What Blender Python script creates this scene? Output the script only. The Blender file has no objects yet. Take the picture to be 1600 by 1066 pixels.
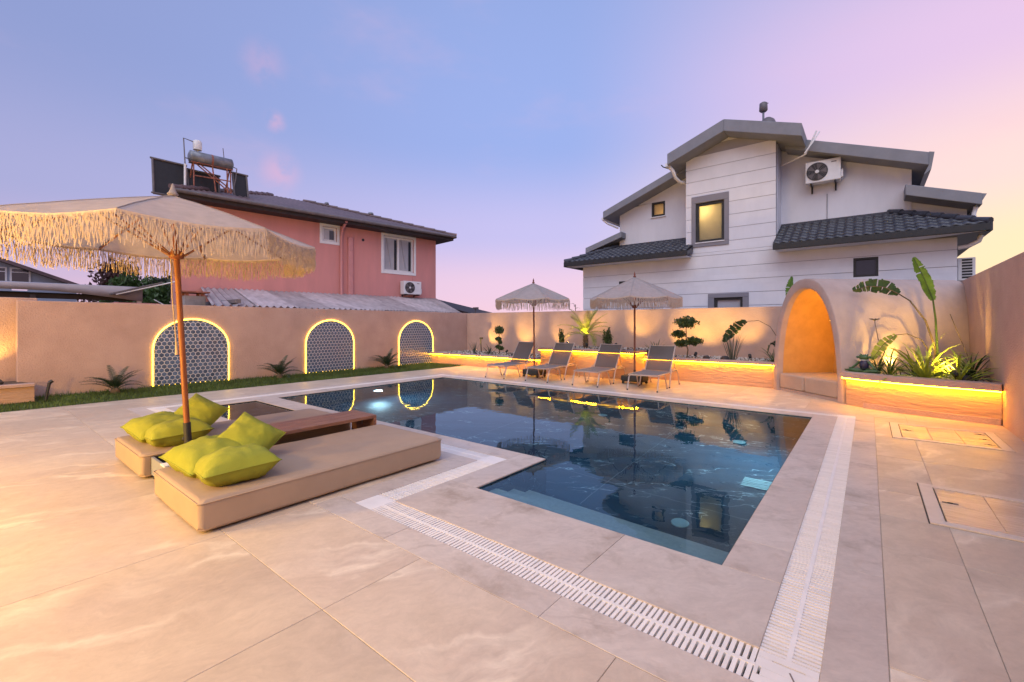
import bpy, math, random
from mathutils import Vector, Matrix, Euler, noise as mnoise
R = math.radians
rnd = random.Random(7)
SC = bpy.context.scene
COL = SC.collection

# ------------------------------------------------------------------ camera, sky, sun, exposure
cam_d = bpy.data.cameras.new('camera')
cam = bpy.data.objects.new('camera', cam_d); COL.objects.link(cam)
cam.location = (0, 0, 1.35); cam.rotation_euler = (R(90), 0, R(38.7455))
cam_d.sensor_width = 36; cam_d.lens = 694.3 / 1600 * 36; cam_d.shift_y = -25.34 / 1600
cam_d.clip_start = 0.05; cam_d.clip_end = 3000
SC.camera = cam

SUNSET_AZ = R(64)            # direction of the afterglow, measured from +X
world = bpy.data.worlds.new('World'); SC.world = world; world.use_nodes = True
def build_sky(nt):
    N, L = nt.nodes, nt.links
    N.clear()
    out = N.new('ShaderNodeOutputWorld'); bg = N.new('ShaderNodeBackground')
    tc = N.new('ShaderNodeTexCoord'); sep = N.new('ShaderNodeSeparateXYZ')
    L.new(tc.outputs['Generated'], sep.inputs[0])
    def m(op, a, b=None, c=None):
        n = N.new('ShaderNodeMath'); n.operation = op
        for i, v in enumerate((a, b, c)):
            if v is None: continue
            if isinstance(v, (int, float)): n.inputs[i].default_value = v
            else: L.new(v, n.inputs[i])
        return n.outputs[0]
    x, y, z = sep.outputs
    h = m('SQRT', m('ADD', m('ADD', m('MULTIPLY', x, x), m('MULTIPLY', y, y)), 1e-6))
    s = m('DIVIDE', m('ADD', m('MULTIPLY', x, math.cos(SUNSET_AZ)), m('MULTIPLY', y, math.sin(SUNSET_AZ))), h)
    def ramp(stops, fac):
        n = N.new('ShaderNodeValToRGB'); n.color_ramp.interpolation = 'EASE'
        el = n.color_ramp.elements
        while len(el) < len(stops): el.new(0.5)
        for e, (p, c) in zip(el, stops): e.position = p; e.color = (*c, 1)
        L.new(fac, n.inputs[0]); return n.outputs[0]
    zz = m('MAXIMUM', z, 0.0)
    away = ramp([(0, (.76, .54, .70)), (.10, (.60, .48, .72)), (.22, (.41, .42, .72)), (.45, (.29, .35, .66)), (1, (.24, .31, .60))], zz)
    mid  = ramp([(0, (.98, .66, .78)), (.08, (.90, .64, .84)), (.20, (.60, .56, .92)), (.38, (.35, .46, .88)), (1, (.24, .34, .66))], zz)
    glow = ramp([(0, (1.15, .84, .42)), (.12, (1.12, .86, .55)), (.24, (1.05, .76, .72)), (.42, (.84, .60, .86)), (.62, (.55, .50, .80)), (1, (.30, .36, .64))], zz)
    def mix(f, a, b):
        n = N.new('ShaderNodeMix'); n.data_type = 'RGBA'
        if isinstance(f, (int, float)): n.inputs[0].default_value = f
        else: L.new(f, n.inputs[0])
        for i, v in ((6, a), (7, b)):
            if isinstance(v, tuple): n.inputs[i].default_value = (*v, 1)
            else: L.new(v, n.inputs[i])
        return n.outputs[2]
    def sstep(v, lo, hi):
        n = N.new('ShaderNodeMapRange'); n.interpolation_type = 'SMOOTHSTEP'
        n.inputs[1].default_value = lo; n.inputs[2].default_value = hi
        L.new(v, n.inputs[0]); return n.outputs[0]
    c = mix(sstep(s, -.55, .50), away, mid)
    c = mix(sstep(s, .52, 1.0), c, glow)
    # small pink wisps of cloud, in the sky all round
    mp = N.new('ShaderNodeMapping'); mp.inputs['Scale'].default_value = (1.0, 1.0, 2.6)
    L.new(tc.outputs['Generated'], mp.inputs[0])
    nz = N.new('ShaderNodeTexNoise'); nz.inputs['Scale'].default_value = 2.3; nz.inputs['Detail'].default_value = 5
    nz.inputs['Roughness'].default_value = .55
    L.new(mp.outputs[0], nz.inputs['Vector'])
    haze = m('MULTIPLY', sstep(nz.outputs[0], .52, .75), .22)
    c = mix(haze, c, (.95, .55, .70))
    # three small sunlit puffs
    n2 = N.new('ShaderNodeTexNoise'); n2.inputs['Scale'].default_value = 26; n2.inputs['Detail'].default_value = 4
    L.new(tc.outputs['Generated'], n2.inputs['Vector'])
    for (d, r, k) in (((-.853, .364, .374), .026, .55), ((-.82, .33, .455), .05, .25), ((-.755, .279, .594), .03, .4), ((-.872, .382, .29), .05, .45)):
        dv = N.new('ShaderNodeVectorMath'); dv.operation = 'DISTANCE'
        L.new(tc.outputs['Generated'], dv.inputs[0]); dv.inputs[1].default_value = d
        f = m('MULTIPLY', m('SUBTRACT', 1.0, sstep(dv.outputs['Value'], 0.0, r)), sstep(n2.outputs[0], .30, .62))
        c = mix(m('MULTIPLY', f, k), c, (.98, .50, .66))
    # faint physical sky underneath, sun below the horizon
    sky = N.new('ShaderNodeTexSky'); sky.sky_type = 'NISHITA'; sky.sun_disc = False
    sky.sun_elevation = R(1.0); sky.sun_rotation = R(90) - SUNSET_AZ
    sc = N.new('ShaderNodeMix'); sc.data_type = 'RGBA'; sc.blend_type = 'ADD'
    sc.inputs[0].default_value = .02
    L.new(c, sc.inputs[6]); L.new(sky.outputs[0], sc.inputs[7])
    L.new(sc.outputs[2], bg.inputs[0]); bg.inputs[1].default_value = SKY_STRENGTH
    L.new(bg.outputs[0], out.inputs[0])
SKY_STRENGTH = 0.70
build_sky(world.node_tree)

sun_d = bpy.data.lights.new('dusk_light', 'SUN'); sun = bpy.data.objects.new('dusk_light', sun_d); COL.objects.link(sun)
sun_d.energy = 1.35; sun_d.angle = R(60); sun_d.color = (.95, .95, 1)
sun.rotation_euler = Vector((-.25, .62, -.80)).to_track_quat('-Z', 'Y').to_euler()

vs = SC.view_settings
vs.view_transform = 'Standard'; vs.look = 'None'; vs.gamma = 1; vs.use_curve_mapping = False
vs.exposure = 0.46
SC.render.engine = 'CYCLES'
cy = SC.cycles
cy.use_denoising = True
try: cy.denoiser = 'OPENIMAGEDENOISE'
except Exception: pass
cy.max_bounces = 9; cy.diffuse_bounces = 3; cy.glossy_bounces = 4; cy.transmission_bounces = 6; cy.transparent_max_bounces = 10
cy.sample_clamp_indirect = 6; cy.sample_clamp_direct = 0
cy.caustics_refractive = True; cy.caustics_reflective = False
cy.blur_glossy = 0.5

# ------------------------------------------------------------------ materials
MATS = {}
def srgb(r, g, b):
    f = lambda c: (c / 12.92 if c <= .04045 else ((c + .055) / 1.055) ** 2.4)
    return tuple(f(v / 255) for v in (r, g, b))
def mat(name, col, rough=.6, var=.12, vscale=6, bump=.0, bscale=60, metal=0, spec=.5, perobj=0.0, col2=None, coat=0, stretch=None, translucent=0, transparent=0, emit=None, detail=6, wob=None):
    if name in MATS: return MATS[name]
    m = bpy.data.materials.new(name); m.use_nodes = True; MATS[name] = m
    nt = m.node_tree; N, L = nt.nodes, nt.links
    bs = N['Principled BSDF']; out = N['Material Output']
    bs.inputs['Roughness'].default_value = rough; bs.inputs['Metallic'].default_value = metal
    bs.inputs['Specular IOR Level'].default_value = spec
    if coat: bs.inputs['Coat Weight'].default_value = coat; bs.inputs['Coat Roughness'].default_value = .08
    tc = N.new('ShaderNodeTexCoord'); oi = N.new('ShaderNodeObjectInfo')
    vm = N.new('ShaderNodeVectorMath'); vm.operation = 'MULTIPLY_ADD'
    cx = N.new('ShaderNodeCombineXYZ')
    for i in range(3): L.new(oi.outputs['Random'], cx.inputs[i])
    L.new(cx.outputs[0], vm.inputs[0]); vm.inputs[1].default_value = (37, 53, 71); L.new(tc.outputs['Object'], vm.inputs[2])
    mp = N.new('ShaderNodeMapping'); L.new(vm.outputs[0], mp.inputs[0])
    if stretch: mp.inputs['Scale'].default_value = stretch
    nz = N.new('ShaderNodeTexNoise'); nz.inputs['Scale'].default_value = vscale; nz.inputs['Detail'].default_value = detail; nz.inputs['Roughness'].default_value = .6
    L.new(mp.outputs[0], nz.inputs['Vector'])
    cr = N.new('ShaderNodeValToRGB')
    a = tuple(max(0, c * (1 - var)) for c in col); b = tuple(min(1, c * (1 + var)) for c in (col2 or col))
    cr.color_ramp.elements[0].position = .3; cr.color_ramp.elements[1].position = .7
    cr.color_ramp.elements[0].color = (*a, 1); cr.color_ramp.elements[1].color = (*b, 1)
    L.new(nz.outputs[0], cr.inputs[0])
    cout = cr.outputs[0]
    if perobj:
        hs = N.new('ShaderNodeHueSaturation'); mr = N.new('ShaderNodeMapRange')
        L.new(oi.outputs['Random'], mr.inputs[0]); mr.inputs[3].default_value = 1 - perobj; mr.inputs[4].default_value = 1 + perobj
        L.new(mr.outputs[0], hs.inputs['Value']); L.new(cout, hs.inputs['Color']); cout = hs.outputs[0]
    L.new(cout, bs.inputs['Base Color'])
    if bump:
        n2 = N.new('ShaderNodeTexNoise'); n2.inputs['Scale'].default_value = bscale; n2.inputs['Detail'].default_value = 4
        L.new(mp.outputs[0], n2.inputs['Vector'])
        bp = N.new('ShaderNodeBump'); bp.inputs['Strength'].default_value = bump; bp.inputs['Distance'].default_value = .02
        L.new(n2.outputs[0], bp.inputs['Height']); L.new(bp.outputs[0], bs.inputs['Normal'])
    if emit:
        bs.inputs['Emission Color'].default_value = (*emit[0], 1); bs.inputs['Emission Strength'].default_value = emit[1]
    sh = bs.outputs[0]
    if translucent:
        tr = N.new('ShaderNodeBsdfTranslucent'); L.new(cout, tr.inputs[0])
        mx = N.new('ShaderNodeMixShader'); mx.inputs[0].default_value = translucent
        L.new(sh, mx.inputs[1]); L.new(tr.outputs[0], mx.inputs[2]); sh = mx.outputs[0]
    if transparent:
        tp = N.new('ShaderNodeBsdfTransparent')
        mx = N.new('ShaderNodeMixShader'); mx.inputs[0].default_value = transparent
        L.new(sh, mx.inputs[1]); L.new(tp.outputs[0], mx.inputs[2]); sh = mx.outputs[0]
    if sh is not bs.outputs[0]: L.new(sh, out.inputs[0])
    return m
def glow(name, col, strength):
    if name in MATS: return MATS[name]
    m = bpy.data.materials.new(name); m.use_nodes = True; MATS[name] = m
    bs = m.node_tree.nodes['Principled BSDF']
    bs.inputs['Base Color'].default_value = (.8, .8, .8, 1)
    bs.inputs['Emission Color'].default_value = (*col, 1); bs.inputs['Emission Strength'].default_value = strength
    return m
def veined(name, base, vein, vscale, rough, dark=None, amt=.8, width=.03, bump=0, rot=.6, perobj=0, tile=None, spec=.5, sub=(1, 1, 1), stain=0, vdetail=3, mottle=0):
    """stone: soft clouding, warped thin veins, optional dark smudges"""
    m = bpy.data.materials.new(name); m.use_nodes = True; MATS[name] = m
    nt = m.node_tree; N, L = nt.nodes, nt.links; bs = N['Principled BSDF']
    bs.inputs['Roughness'].default_value = rough; bs.inputs['Specular IOR Level'].default_value = spec
    tc = N.new('ShaderNodeTexCoord'); oi = N.new('ShaderNodeObjectInfo')
    cx = N.new('ShaderNodeCombineXYZ')
    for i in range(3): L.new(oi.outputs['Random'], cx.inputs[i])
    vm = N.new('ShaderNodeVectorMath'); vm.operation = 'MULTIPLY_ADD'
    L.new(cx.outputs[0], vm.inputs[0]); vm.inputs[1].default_value = (37, 53, 0); L.new(tc.outputs['Object'], vm.inputs[2])
    mp = N.new('ShaderNodeMapping'); mp.inputs['Rotation'].default_value = (0, 0, rot); mp.inputs['Scale'].default_value = sub
    L.new(vm.outputs[0], mp.inputs[0])
    wz = N.new('ShaderNodeTexNoise'); wz.inputs['Scale'].default_value = vscale * .9; wz.inputs['Detail'].default_value = 5
    L.new(mp.outputs[0], wz.inputs['Vector'])
    v2 = N.new('ShaderNodeVectorMath'); v2.operation = 'MULTIPLY_ADD'
    L.new(wz.outputs['Color'], v2.inputs[0]); v2.inputs[1].default_value = (.9 / vscale,) * 3; L.new(mp.outputs[0], v2.inputs[2])
    m2 = N.new('ShaderNodeMapping'); m2.inputs['Scale'].default_value = (1, .22, 1); L.new(v2.outputs[0], m2.inputs[0])
    nv = N.new('ShaderNodeTexNoise'); nv.inputs['Scale'].default_value = vscale; nv.inputs['Detail'].default_value = vdetail
    L.new(m2.outputs[0], nv.inputs['Vector'])
    ma = N.new('ShaderNodeMath'); ma.operation = 'SUBTRACT'; L.new(nv.outputs[0], ma.inputs[0]); ma.inputs[1].default_value = .5
    mb = N.new('ShaderNodeMath'); mb.operation = 'ABSOLUTE'; L.new(ma.outputs[0], mb.inputs[0])
    mr = N.new('ShaderNodeMapRange'); L.new(mb.outputs[0], mr.inputs[0]); mr.inputs[1].default_value = 0; mr.inputs[2].default_value = width
    mr.inputs[3].default_value = 1; mr.inputs[4].default_value = 0
    msk = N.new('ShaderNodeTexNoise'); msk.inputs['Scale'].default_value = vscale * .7; L.new(mp.outputs[0], msk.inputs['Vector'])
    mr2 = N.new('ShaderNodeMapRange'); L.new(msk.outputs[0], mr2.inputs[0]); mr2.inputs[1].default_value = .42; mr2.inputs[2].default_value = .66
    fm = N.new('ShaderNodeMath'); fm.operation = 'MULTIPLY'; L.new(mr.outputs[0], fm.inputs[0]); L.new(mr2.outputs[0], fm.inputs[1])
    f3 = N.new('ShaderNodeMath'); f3.operation = 'MULTIPLY'; L.new(fm.outputs[0], f3.inputs[0]); f3.inputs[1].default_value = amt
    cl = N.new('ShaderNodeTexNoise'); cl.inputs['Scale'].default_value = vscale * .8; cl.inputs['Detail'].default_value = 8; L.new(m2.outputs[0], cl.inputs['Vector'])
    cr = N.new('ShaderNodeValToRGB'); cr.color_ramp.elements[0].position = .3; cr.color_ramp.elements[1].position = .72
    d = dark or tuple(c * .8 for c in base)
    cr.color_ramp.elements[0].color = (*d, 1); cr.color_ramp.elements[1].color = (*base, 1)
    L.new(cl.outputs[0], cr.inputs[0])
    mx = N.new('ShaderNodeMix'); mx.data_type = 'RGBA'; L.new(f3.outputs[0], mx.inputs[0]); L.new(cr.outputs[0], mx.inputs[6]); mx.inputs[7].default_value = (*vein, 1)
    c = mx.outputs[2]
    if mottle:
        mn = N.new('ShaderNodeTexNoise'); mn.inputs['Scale'].default_value = 22; mn.inputs['Detail'].default_value = 10; mn.inputs['Roughness'].default_value = .72
        m6 = N.new('ShaderNodeMapping'); m6.inputs['Scale'].default_value = (1, .45, 1); L.new(v2.outputs[0], m6.inputs[0]); L.new(m6.outputs[0], mn.inputs['Vector'])
        mm = N.new('ShaderNodeMapRange'); L.new(mn.outputs[0], mm.inputs[0]); mm.inputs[1].default_value = .3; mm.inputs[2].default_value = .7; mm.inputs[3].default_value = 1 - mottle; mm.inputs[4].default_value = 1 + mottle
        h2 = N.new('ShaderNodeHueSaturation'); L.new(mm.outputs[0], h2.inputs['Value']); L.new(c, h2.inputs['Color']); c = h2.outputs[0]
    if tile:
        sx = N.new('ShaderNodeSeparateXYZ'); L.new(tc.outputs['Object'], sx.inputs[0])
        fs = []
        for k in range(3):
            a = N.new('ShaderNodeMath'); a.operation = 'PINGPONG'; L.new(sx.outputs[k], a.inputs[0]); a.inputs[1].default_value = tile[k]
            b = N.new('ShaderNodeMath'); b.operation = 'LESS_THAN'; L.new(a.outputs[0], b.inputs[0]); b.inputs[1].default_value = .003
            fs.append(b.outputs[0])
        a = N.new('ShaderNodeMath'); a.operation = 'MAXIMUM'; L.new(fs[0], a.inputs[0]); L.new(fs[1], a.inputs[1])
        b = N.new('ShaderNodeMath'); b.operation = 'MULTIPLY'; L.new(a.outputs[0], b.inputs[0]); b.inputs[1].default_value = .22
        m3 = N.new('ShaderNodeMix'); m3.data_type = 'RGBA'; L.new(b.outputs[0], m3.inputs[0]); L.new(c, m3.inputs[6]); m3.inputs[7].default_value = (*vein, 1)
        c = m3.outputs[2]
    if stain:
        sn = N.new('ShaderNodeTexNoise'); sn.inputs['Scale'].default_value = 2.2; sn.inputs['Detail'].default_value = 9; sn.inputs['Roughness'].default_value = .68
        L.new(tc.outputs['Object'] if False else vm.outputs[0], sn.inputs['Vector'])
        sr = N.new('ShaderNodeMapRange'); L.new(sn.outputs[0], sr.inputs[0]); sr.inputs[1].default_value = .53; sr.inputs[2].default_value = .74; sr.inputs[4].default_value = stain
        m4 = N.new('ShaderNodeMix'); m4.data_type = 'RGBA'; L.new(sr.outputs[0], m4.inputs[0]); L.new(c, m4.inputs[6]); m4.inputs[7].default_value = (.22, .16, .115, 1)
        c = m4.outputs[2]
        rr = N.new('ShaderNodeMapRange'); L.new(sn.outputs[0], rr.inputs[0]); rr.inputs[1].default_value = .3; rr.inputs[2].default_value = .7; rr.inputs[3].default_value = rough - .10; rr.inputs[4].default_value = rough + .18
        L.new(rr.outputs[0], bs.inputs['Roughness'])
    if perobj:
        hs = N.new('ShaderNodeHueSaturation'); mr = N.new('ShaderNodeMapRange')
        L.new(oi.outputs['Random'], mr.inputs[0]); mr.inputs[3].default_value = 1 - perobj; mr.inputs[4].default_value = 1 + perobj
        L.new(mr.outputs[0], hs.inputs['Value']); L.new(c, hs.inputs['Color']); c = hs.outputs[0]
    L.new(c, bs.inputs['Base Color'])
    if bump:
        bz = N.new('ShaderNodeTexNoise'); bz.inputs['Scale'].default_value = 45; bz.inputs['Detail'].default_value = 5; L.new(mp.outputs[0], bz.inputs['Vector'])
        bp = N.new('ShaderNodeBump'); bp.inputs['Strength'].default_value = bump; bp.inputs['Distance'].default_value = .01
        L.new(bz.outputs[0], bp.inputs['Height']); L.new(bp.outputs[0], bs.inputs['Normal'])
    return m

M_tile = veined('travertine_tile', (.57, .46, .355), (.75, .645, .52), 1.9, .38, dark=(.47, .37, .295), amt=.75, width=.05, bump=.07, rot=.5, perobj=.07, stain=.22, vdetail=7, mottle=.11)
M_coping = veined('coping_stone', (.57, .49, .435), (.32, .25, .21), 2.6, .45, dark=(.48, .395, .345), amt=.5, width=.02, bump=.08, rot=.9, perobj=.05, stain=.65, vdetail=6, mottle=.12)
M_pool = veined('pool_marble', (.016, .052, .086), (.62, .76, .82), 4.2, .25, dark=(.007, .026, .048), amt=.60, width=.010, rot=1.05, tile=(1.2, 1.2, 1.2))
M_poolkid = veined('small_pool_marble', (.030, .040, .060), (.30, .36, .40), 2.6, .25, dark=(.018, .022, .036), amt=.6, width=.012, rot=.4, tile=(.3, .3, .3))
M_stepm = mat('aqua_step_mosaic', (.34, .37, .36), .3, .10, 30)
M_hatch = mat('hatch_frame_stone', (.60, .51, .44), .4, .06, 10)
M_hatch2 = mat('hatch_glazed_tile', (.52, .42, .33), .22, .16, 14, perobj=.10, bump=.25, bscale=26, stretch=(.4, 2.5, 1))
M_aqua = mat('aqua_plastic', (.20, .30, .32), .5, .1, 10)
M_grout = mat('grout', (.47, .375, .295), .9, .2, 20)
M_channel = mat('drain_channel_dark', (.20, .155, .14), .9, .2, 10)
M_white_pl = mat('white_grating_plastic', (.78, .73, .70), .45, .05, 8, perobj=.04)
M_plaster = mat('peach_plaster', (.48, .315, .26), .9, .10, 1.6, bump=.6, bscale=42, col2=(.49, .33, .275))
M_plaster_b = mat('rough_peach_plaster', (.47, .295, .20), .92, .06, 5, bump=1.0, bscale=16, stretch=(.35, .35, 1.6))
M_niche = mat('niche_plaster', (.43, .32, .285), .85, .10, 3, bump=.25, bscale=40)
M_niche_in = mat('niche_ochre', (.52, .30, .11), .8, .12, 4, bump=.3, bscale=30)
M_soil = mat('soil', (.10, .07, .05), .95, .4, 20, bump=.5, bscale=50)
M_lawnbase = mat('lawn_soil', (.045, .06, .018), .95, .4, 12, bump=.5, bscale=60)
M_grass = mat('grass_blades', (.085, .135, .025), .6, .45, 2.5, translucent=.3)
M_ledy = glow('led_arch', (1, .56, .012), 7.0)
M_ledp = glow('led_planter', (1, .41, .004), 85.0)
M_ledr = glow('led_curved_planter', (1, .41, .004), 130.0)
M_lens = glow('lamp_lens', (1, .66, .20), 40.0)
M_poolglow = glow('pool_lens', (.72, .90, 1), 5.0)
M_hex = mat('hexagon_tile', (.085, .125, .20), .22, .25, 14, perobj=.35, spec=.6)
M_hexgrout = mat('hexagon_grout', (.60, .58, .60), .8, .05, 10)
M_bed = mat('beige_vinyl', (.375, .265, .185), .62, .05, 5, bump=.10, bscale=300)
M_pillow = mat('lime_fabric', (.27, .29, .025), .9, .10, 6, bump=.35, bscale=260)
M_wood = mat('red_brown_wood', (.22, .10, .062), .42, .35, 5, bump=.15, bscale=30, stretch=(14, 1.2, 14), col2=(.27, .125, .075))
M_pole = mat('teak_pole', (.25, .075, .022), .45, .25, 6, stretch=(10, 10, .6), bump=.1, bscale=40)
M_polered = mat('dark_red_pole', (.16, .05, .035), .5, .25, 6)
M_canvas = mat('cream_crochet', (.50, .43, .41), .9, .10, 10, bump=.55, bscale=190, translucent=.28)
M_canvas2 = mat('backlit_tone_crochet', (.45, .395, .385), .9, .10, 10, bump=.5, bscale=160, translucent=.28)  # cream crochet with the far parasols' backlit shade put into its colour
M_fringe = mat('fringe_cord', (.56, .455, .385), .9, .14, 30, translucent=.25)
M_black = mat('black_metal', (.018, .017, .018), .5, .2, 10)
M_blackpl = mat('black_plastic', (.02, .02, .022), .6, .2, 10)
M_steel = mat('galvanised_steel', (.22, .23, .26), .55, .35, 5, metal=.6)
M_rust = mat('red_lead_steel', (.30, .11, .075), .7, .4, 12)
M_frame = mat('champagne_aluminium', (.50, .42, .38), .4, .06, 10, metal=.5)
M_sling = mat('taupe_sling', (.135, .12, .122), .8, .04, 4, transparent=.22)
M_sling2 = mat('taupe_sling_seat', (.20, .18, .185), .8, .10, 40)
M_pink = mat('pink_render', (.64, .285, .265), .9, .10, 1.6, stretch=(1.6, 1.6, .35), bump=.15, bscale=60, col2=(.61, .26, .24))
M_pinkpipe = mat('pink_pipe', (.58, .25, .24), .6, .08, 4)
M_roofbr = mat('brown_sheet_roof', (.135, .085, .09), .5, .35, 3, bump=.1, stretch=(1, .4, 1))
M_eave = mat('dark_eave', (.032, .022, .024), .7, .3, 6)
M_gutter = mat('gutter_grey', (.14, .12, .125), .5, .2, 5)
M_sheet = mat('pale_corrugated_sheet', (.40, .345, .36), .5, .30, 2.2, perobj=.25, stretch=(.3, 2, 1))
M_white_w = mat('white_render', (.69, .685, .73), .85, .05, 1.6, stretch=(1.5, 1.5, .5), bump=.10, bscale=60, perobj=.012)
M_groove = mat('groove_grey', (.36, .35, .385), .9, .05, 4)
M_fascia = mat('grey_fascia', (.225, .23, .26), .8, .10, 3, bump=.1, bscale=60)
M_surround = mat('grey_surround', (.22, .21, .24), .8, .06, 3)
M_rooftile = mat('anthracite_roof_tile', (.040, .042, .055), .38, .25, 8, perobj=.25)
M_glass = mat('dark_glass', (.02, .022, .028), .06, .1, 4, spec=.7)
M_curtain = mat('pale_glass', (.40, .40, .44), .08, .10, 2, spec=.8)
M_frost = mat('frosted_glass', (.75, .70, .58), .4, .05, 3, translucent=.85)
M_acw = mat('ac_white', (.70, .69, .70), .45, .05, 6)
M_pvc = mat('white_pvc', (.78, .77, .78), .4, .05, 6)
M_darkgr = mat('dark_leaf', (.022, .045, .016), .45, .35, 8, translucent=.15, spec=.5)
M_leaf = mat('mid_leaf', (.055, .105, .022), .45, .35, 8, translucent=.25)
M_leafd = mat('topiary_leaf', (.055, .095, .026), .45, .5, 9, translucent=.25)
M_lime = mat('yellow_green_leaf', (.27, .33, .045), .5, .3, 8, translucent=.3)
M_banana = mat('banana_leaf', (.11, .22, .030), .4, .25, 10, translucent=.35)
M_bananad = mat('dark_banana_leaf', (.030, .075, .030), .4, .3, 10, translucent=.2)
M_sage = mat('olive_leaf', (.080, .095, .070), .6, .4, 5, translucent=.2)
M_stem = mat('brown_stem', (.10, .07, .035), .8, .3, 10)
M_bark = mat('bark', (.12, .08, .05), .9, .4, 14, bump=.6, bscale=30)
M_pebble = mat('white_pebble', (.55, .50, .46), .7, .25, 20)
M_rock = mat('dark_rock', (.05, .042, .042), .8, .4, 10, bump=.5, bscale=25)
M_frog = mat('frog_green_glaze', (.055, .11, .035), .3, .3, 12)
M_frogdark = mat('frog_navy_shirt', (.030, .024, .060), .4, .3, 12)
M_frogwhite = mat('frog_collar', (.55, .52, .50), .5, .1, 12)
M_fabric_g = mat('grey_awning', (.36, .33, .36), .9, .08, 3)
M_bluehouse = mat('pale_blue_render', (.38, .43, .53), .9, .05, 2)
M_ground = mat('earth_ground', (.16, .13, .10), .95, .3, .5)
M_coverfr = mat('cover_metal_frame', (.55, .45, .38), .35, .1, 6, metal=.4)
M_cushion = mat('niche_cushion_fabric', (.42, .32, .265), .85, .06, 6, bump=.2, bscale=220)

# water
def make_water(name, tint, bumpk):
    m = bpy.data.materials.new(name); m.use_nodes = True
    nt = m.node_tree; N, L = nt.nodes, nt.links; N.remove(N['Principled BSDF'])
    g = N.new('ShaderNodeBsdfGlass'); g.inputs['IOR'].default_value = 1.35; g.inputs['Roughness'].default_value = .0
    g.inputs['Color'].default_value = (*tint, 1)
    tc = N.new('ShaderNodeTexCoord')
    n1 = N.new('ShaderNodeTexNoise'); n1.inputs['Scale'].default_value = 3.2; n1.inputs['Detail'].default_value = 2
    n2 = N.new('ShaderNodeTexNoise'); n2.inputs['Scale'].default_value = 11; n2.inputs['Detail'].default_value = 1
    a = N.new('ShaderNodeMath'); a.operation = 'MULTIPLY_ADD'
    for n in (n1, n2): L.new(tc.outputs['Object'], n.inputs['Vector'])
    L.new(n2.outputs[0], a.inputs[0]); a.inputs[1].default_value = .16; L.new(n1.outputs[0], a.inputs[2])
    b = N.new('ShaderNodeBump'); b.inputs['Strength'].default_value = bumpk; b.inputs['Distance'].default_value = .02
    L.new(a.outputs[0], b.inputs['Height']); L.new(b.outputs[0], g.inputs['Normal'])
    L.new(g.outputs[0], N['Material Output'].inputs[0])
    return m
M_water = make_water('pool_water', (.72, .93, 1.0), .07)
M_water2 = make_water('small_pool_water', (.85, .93, 1.0), .05)

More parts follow.
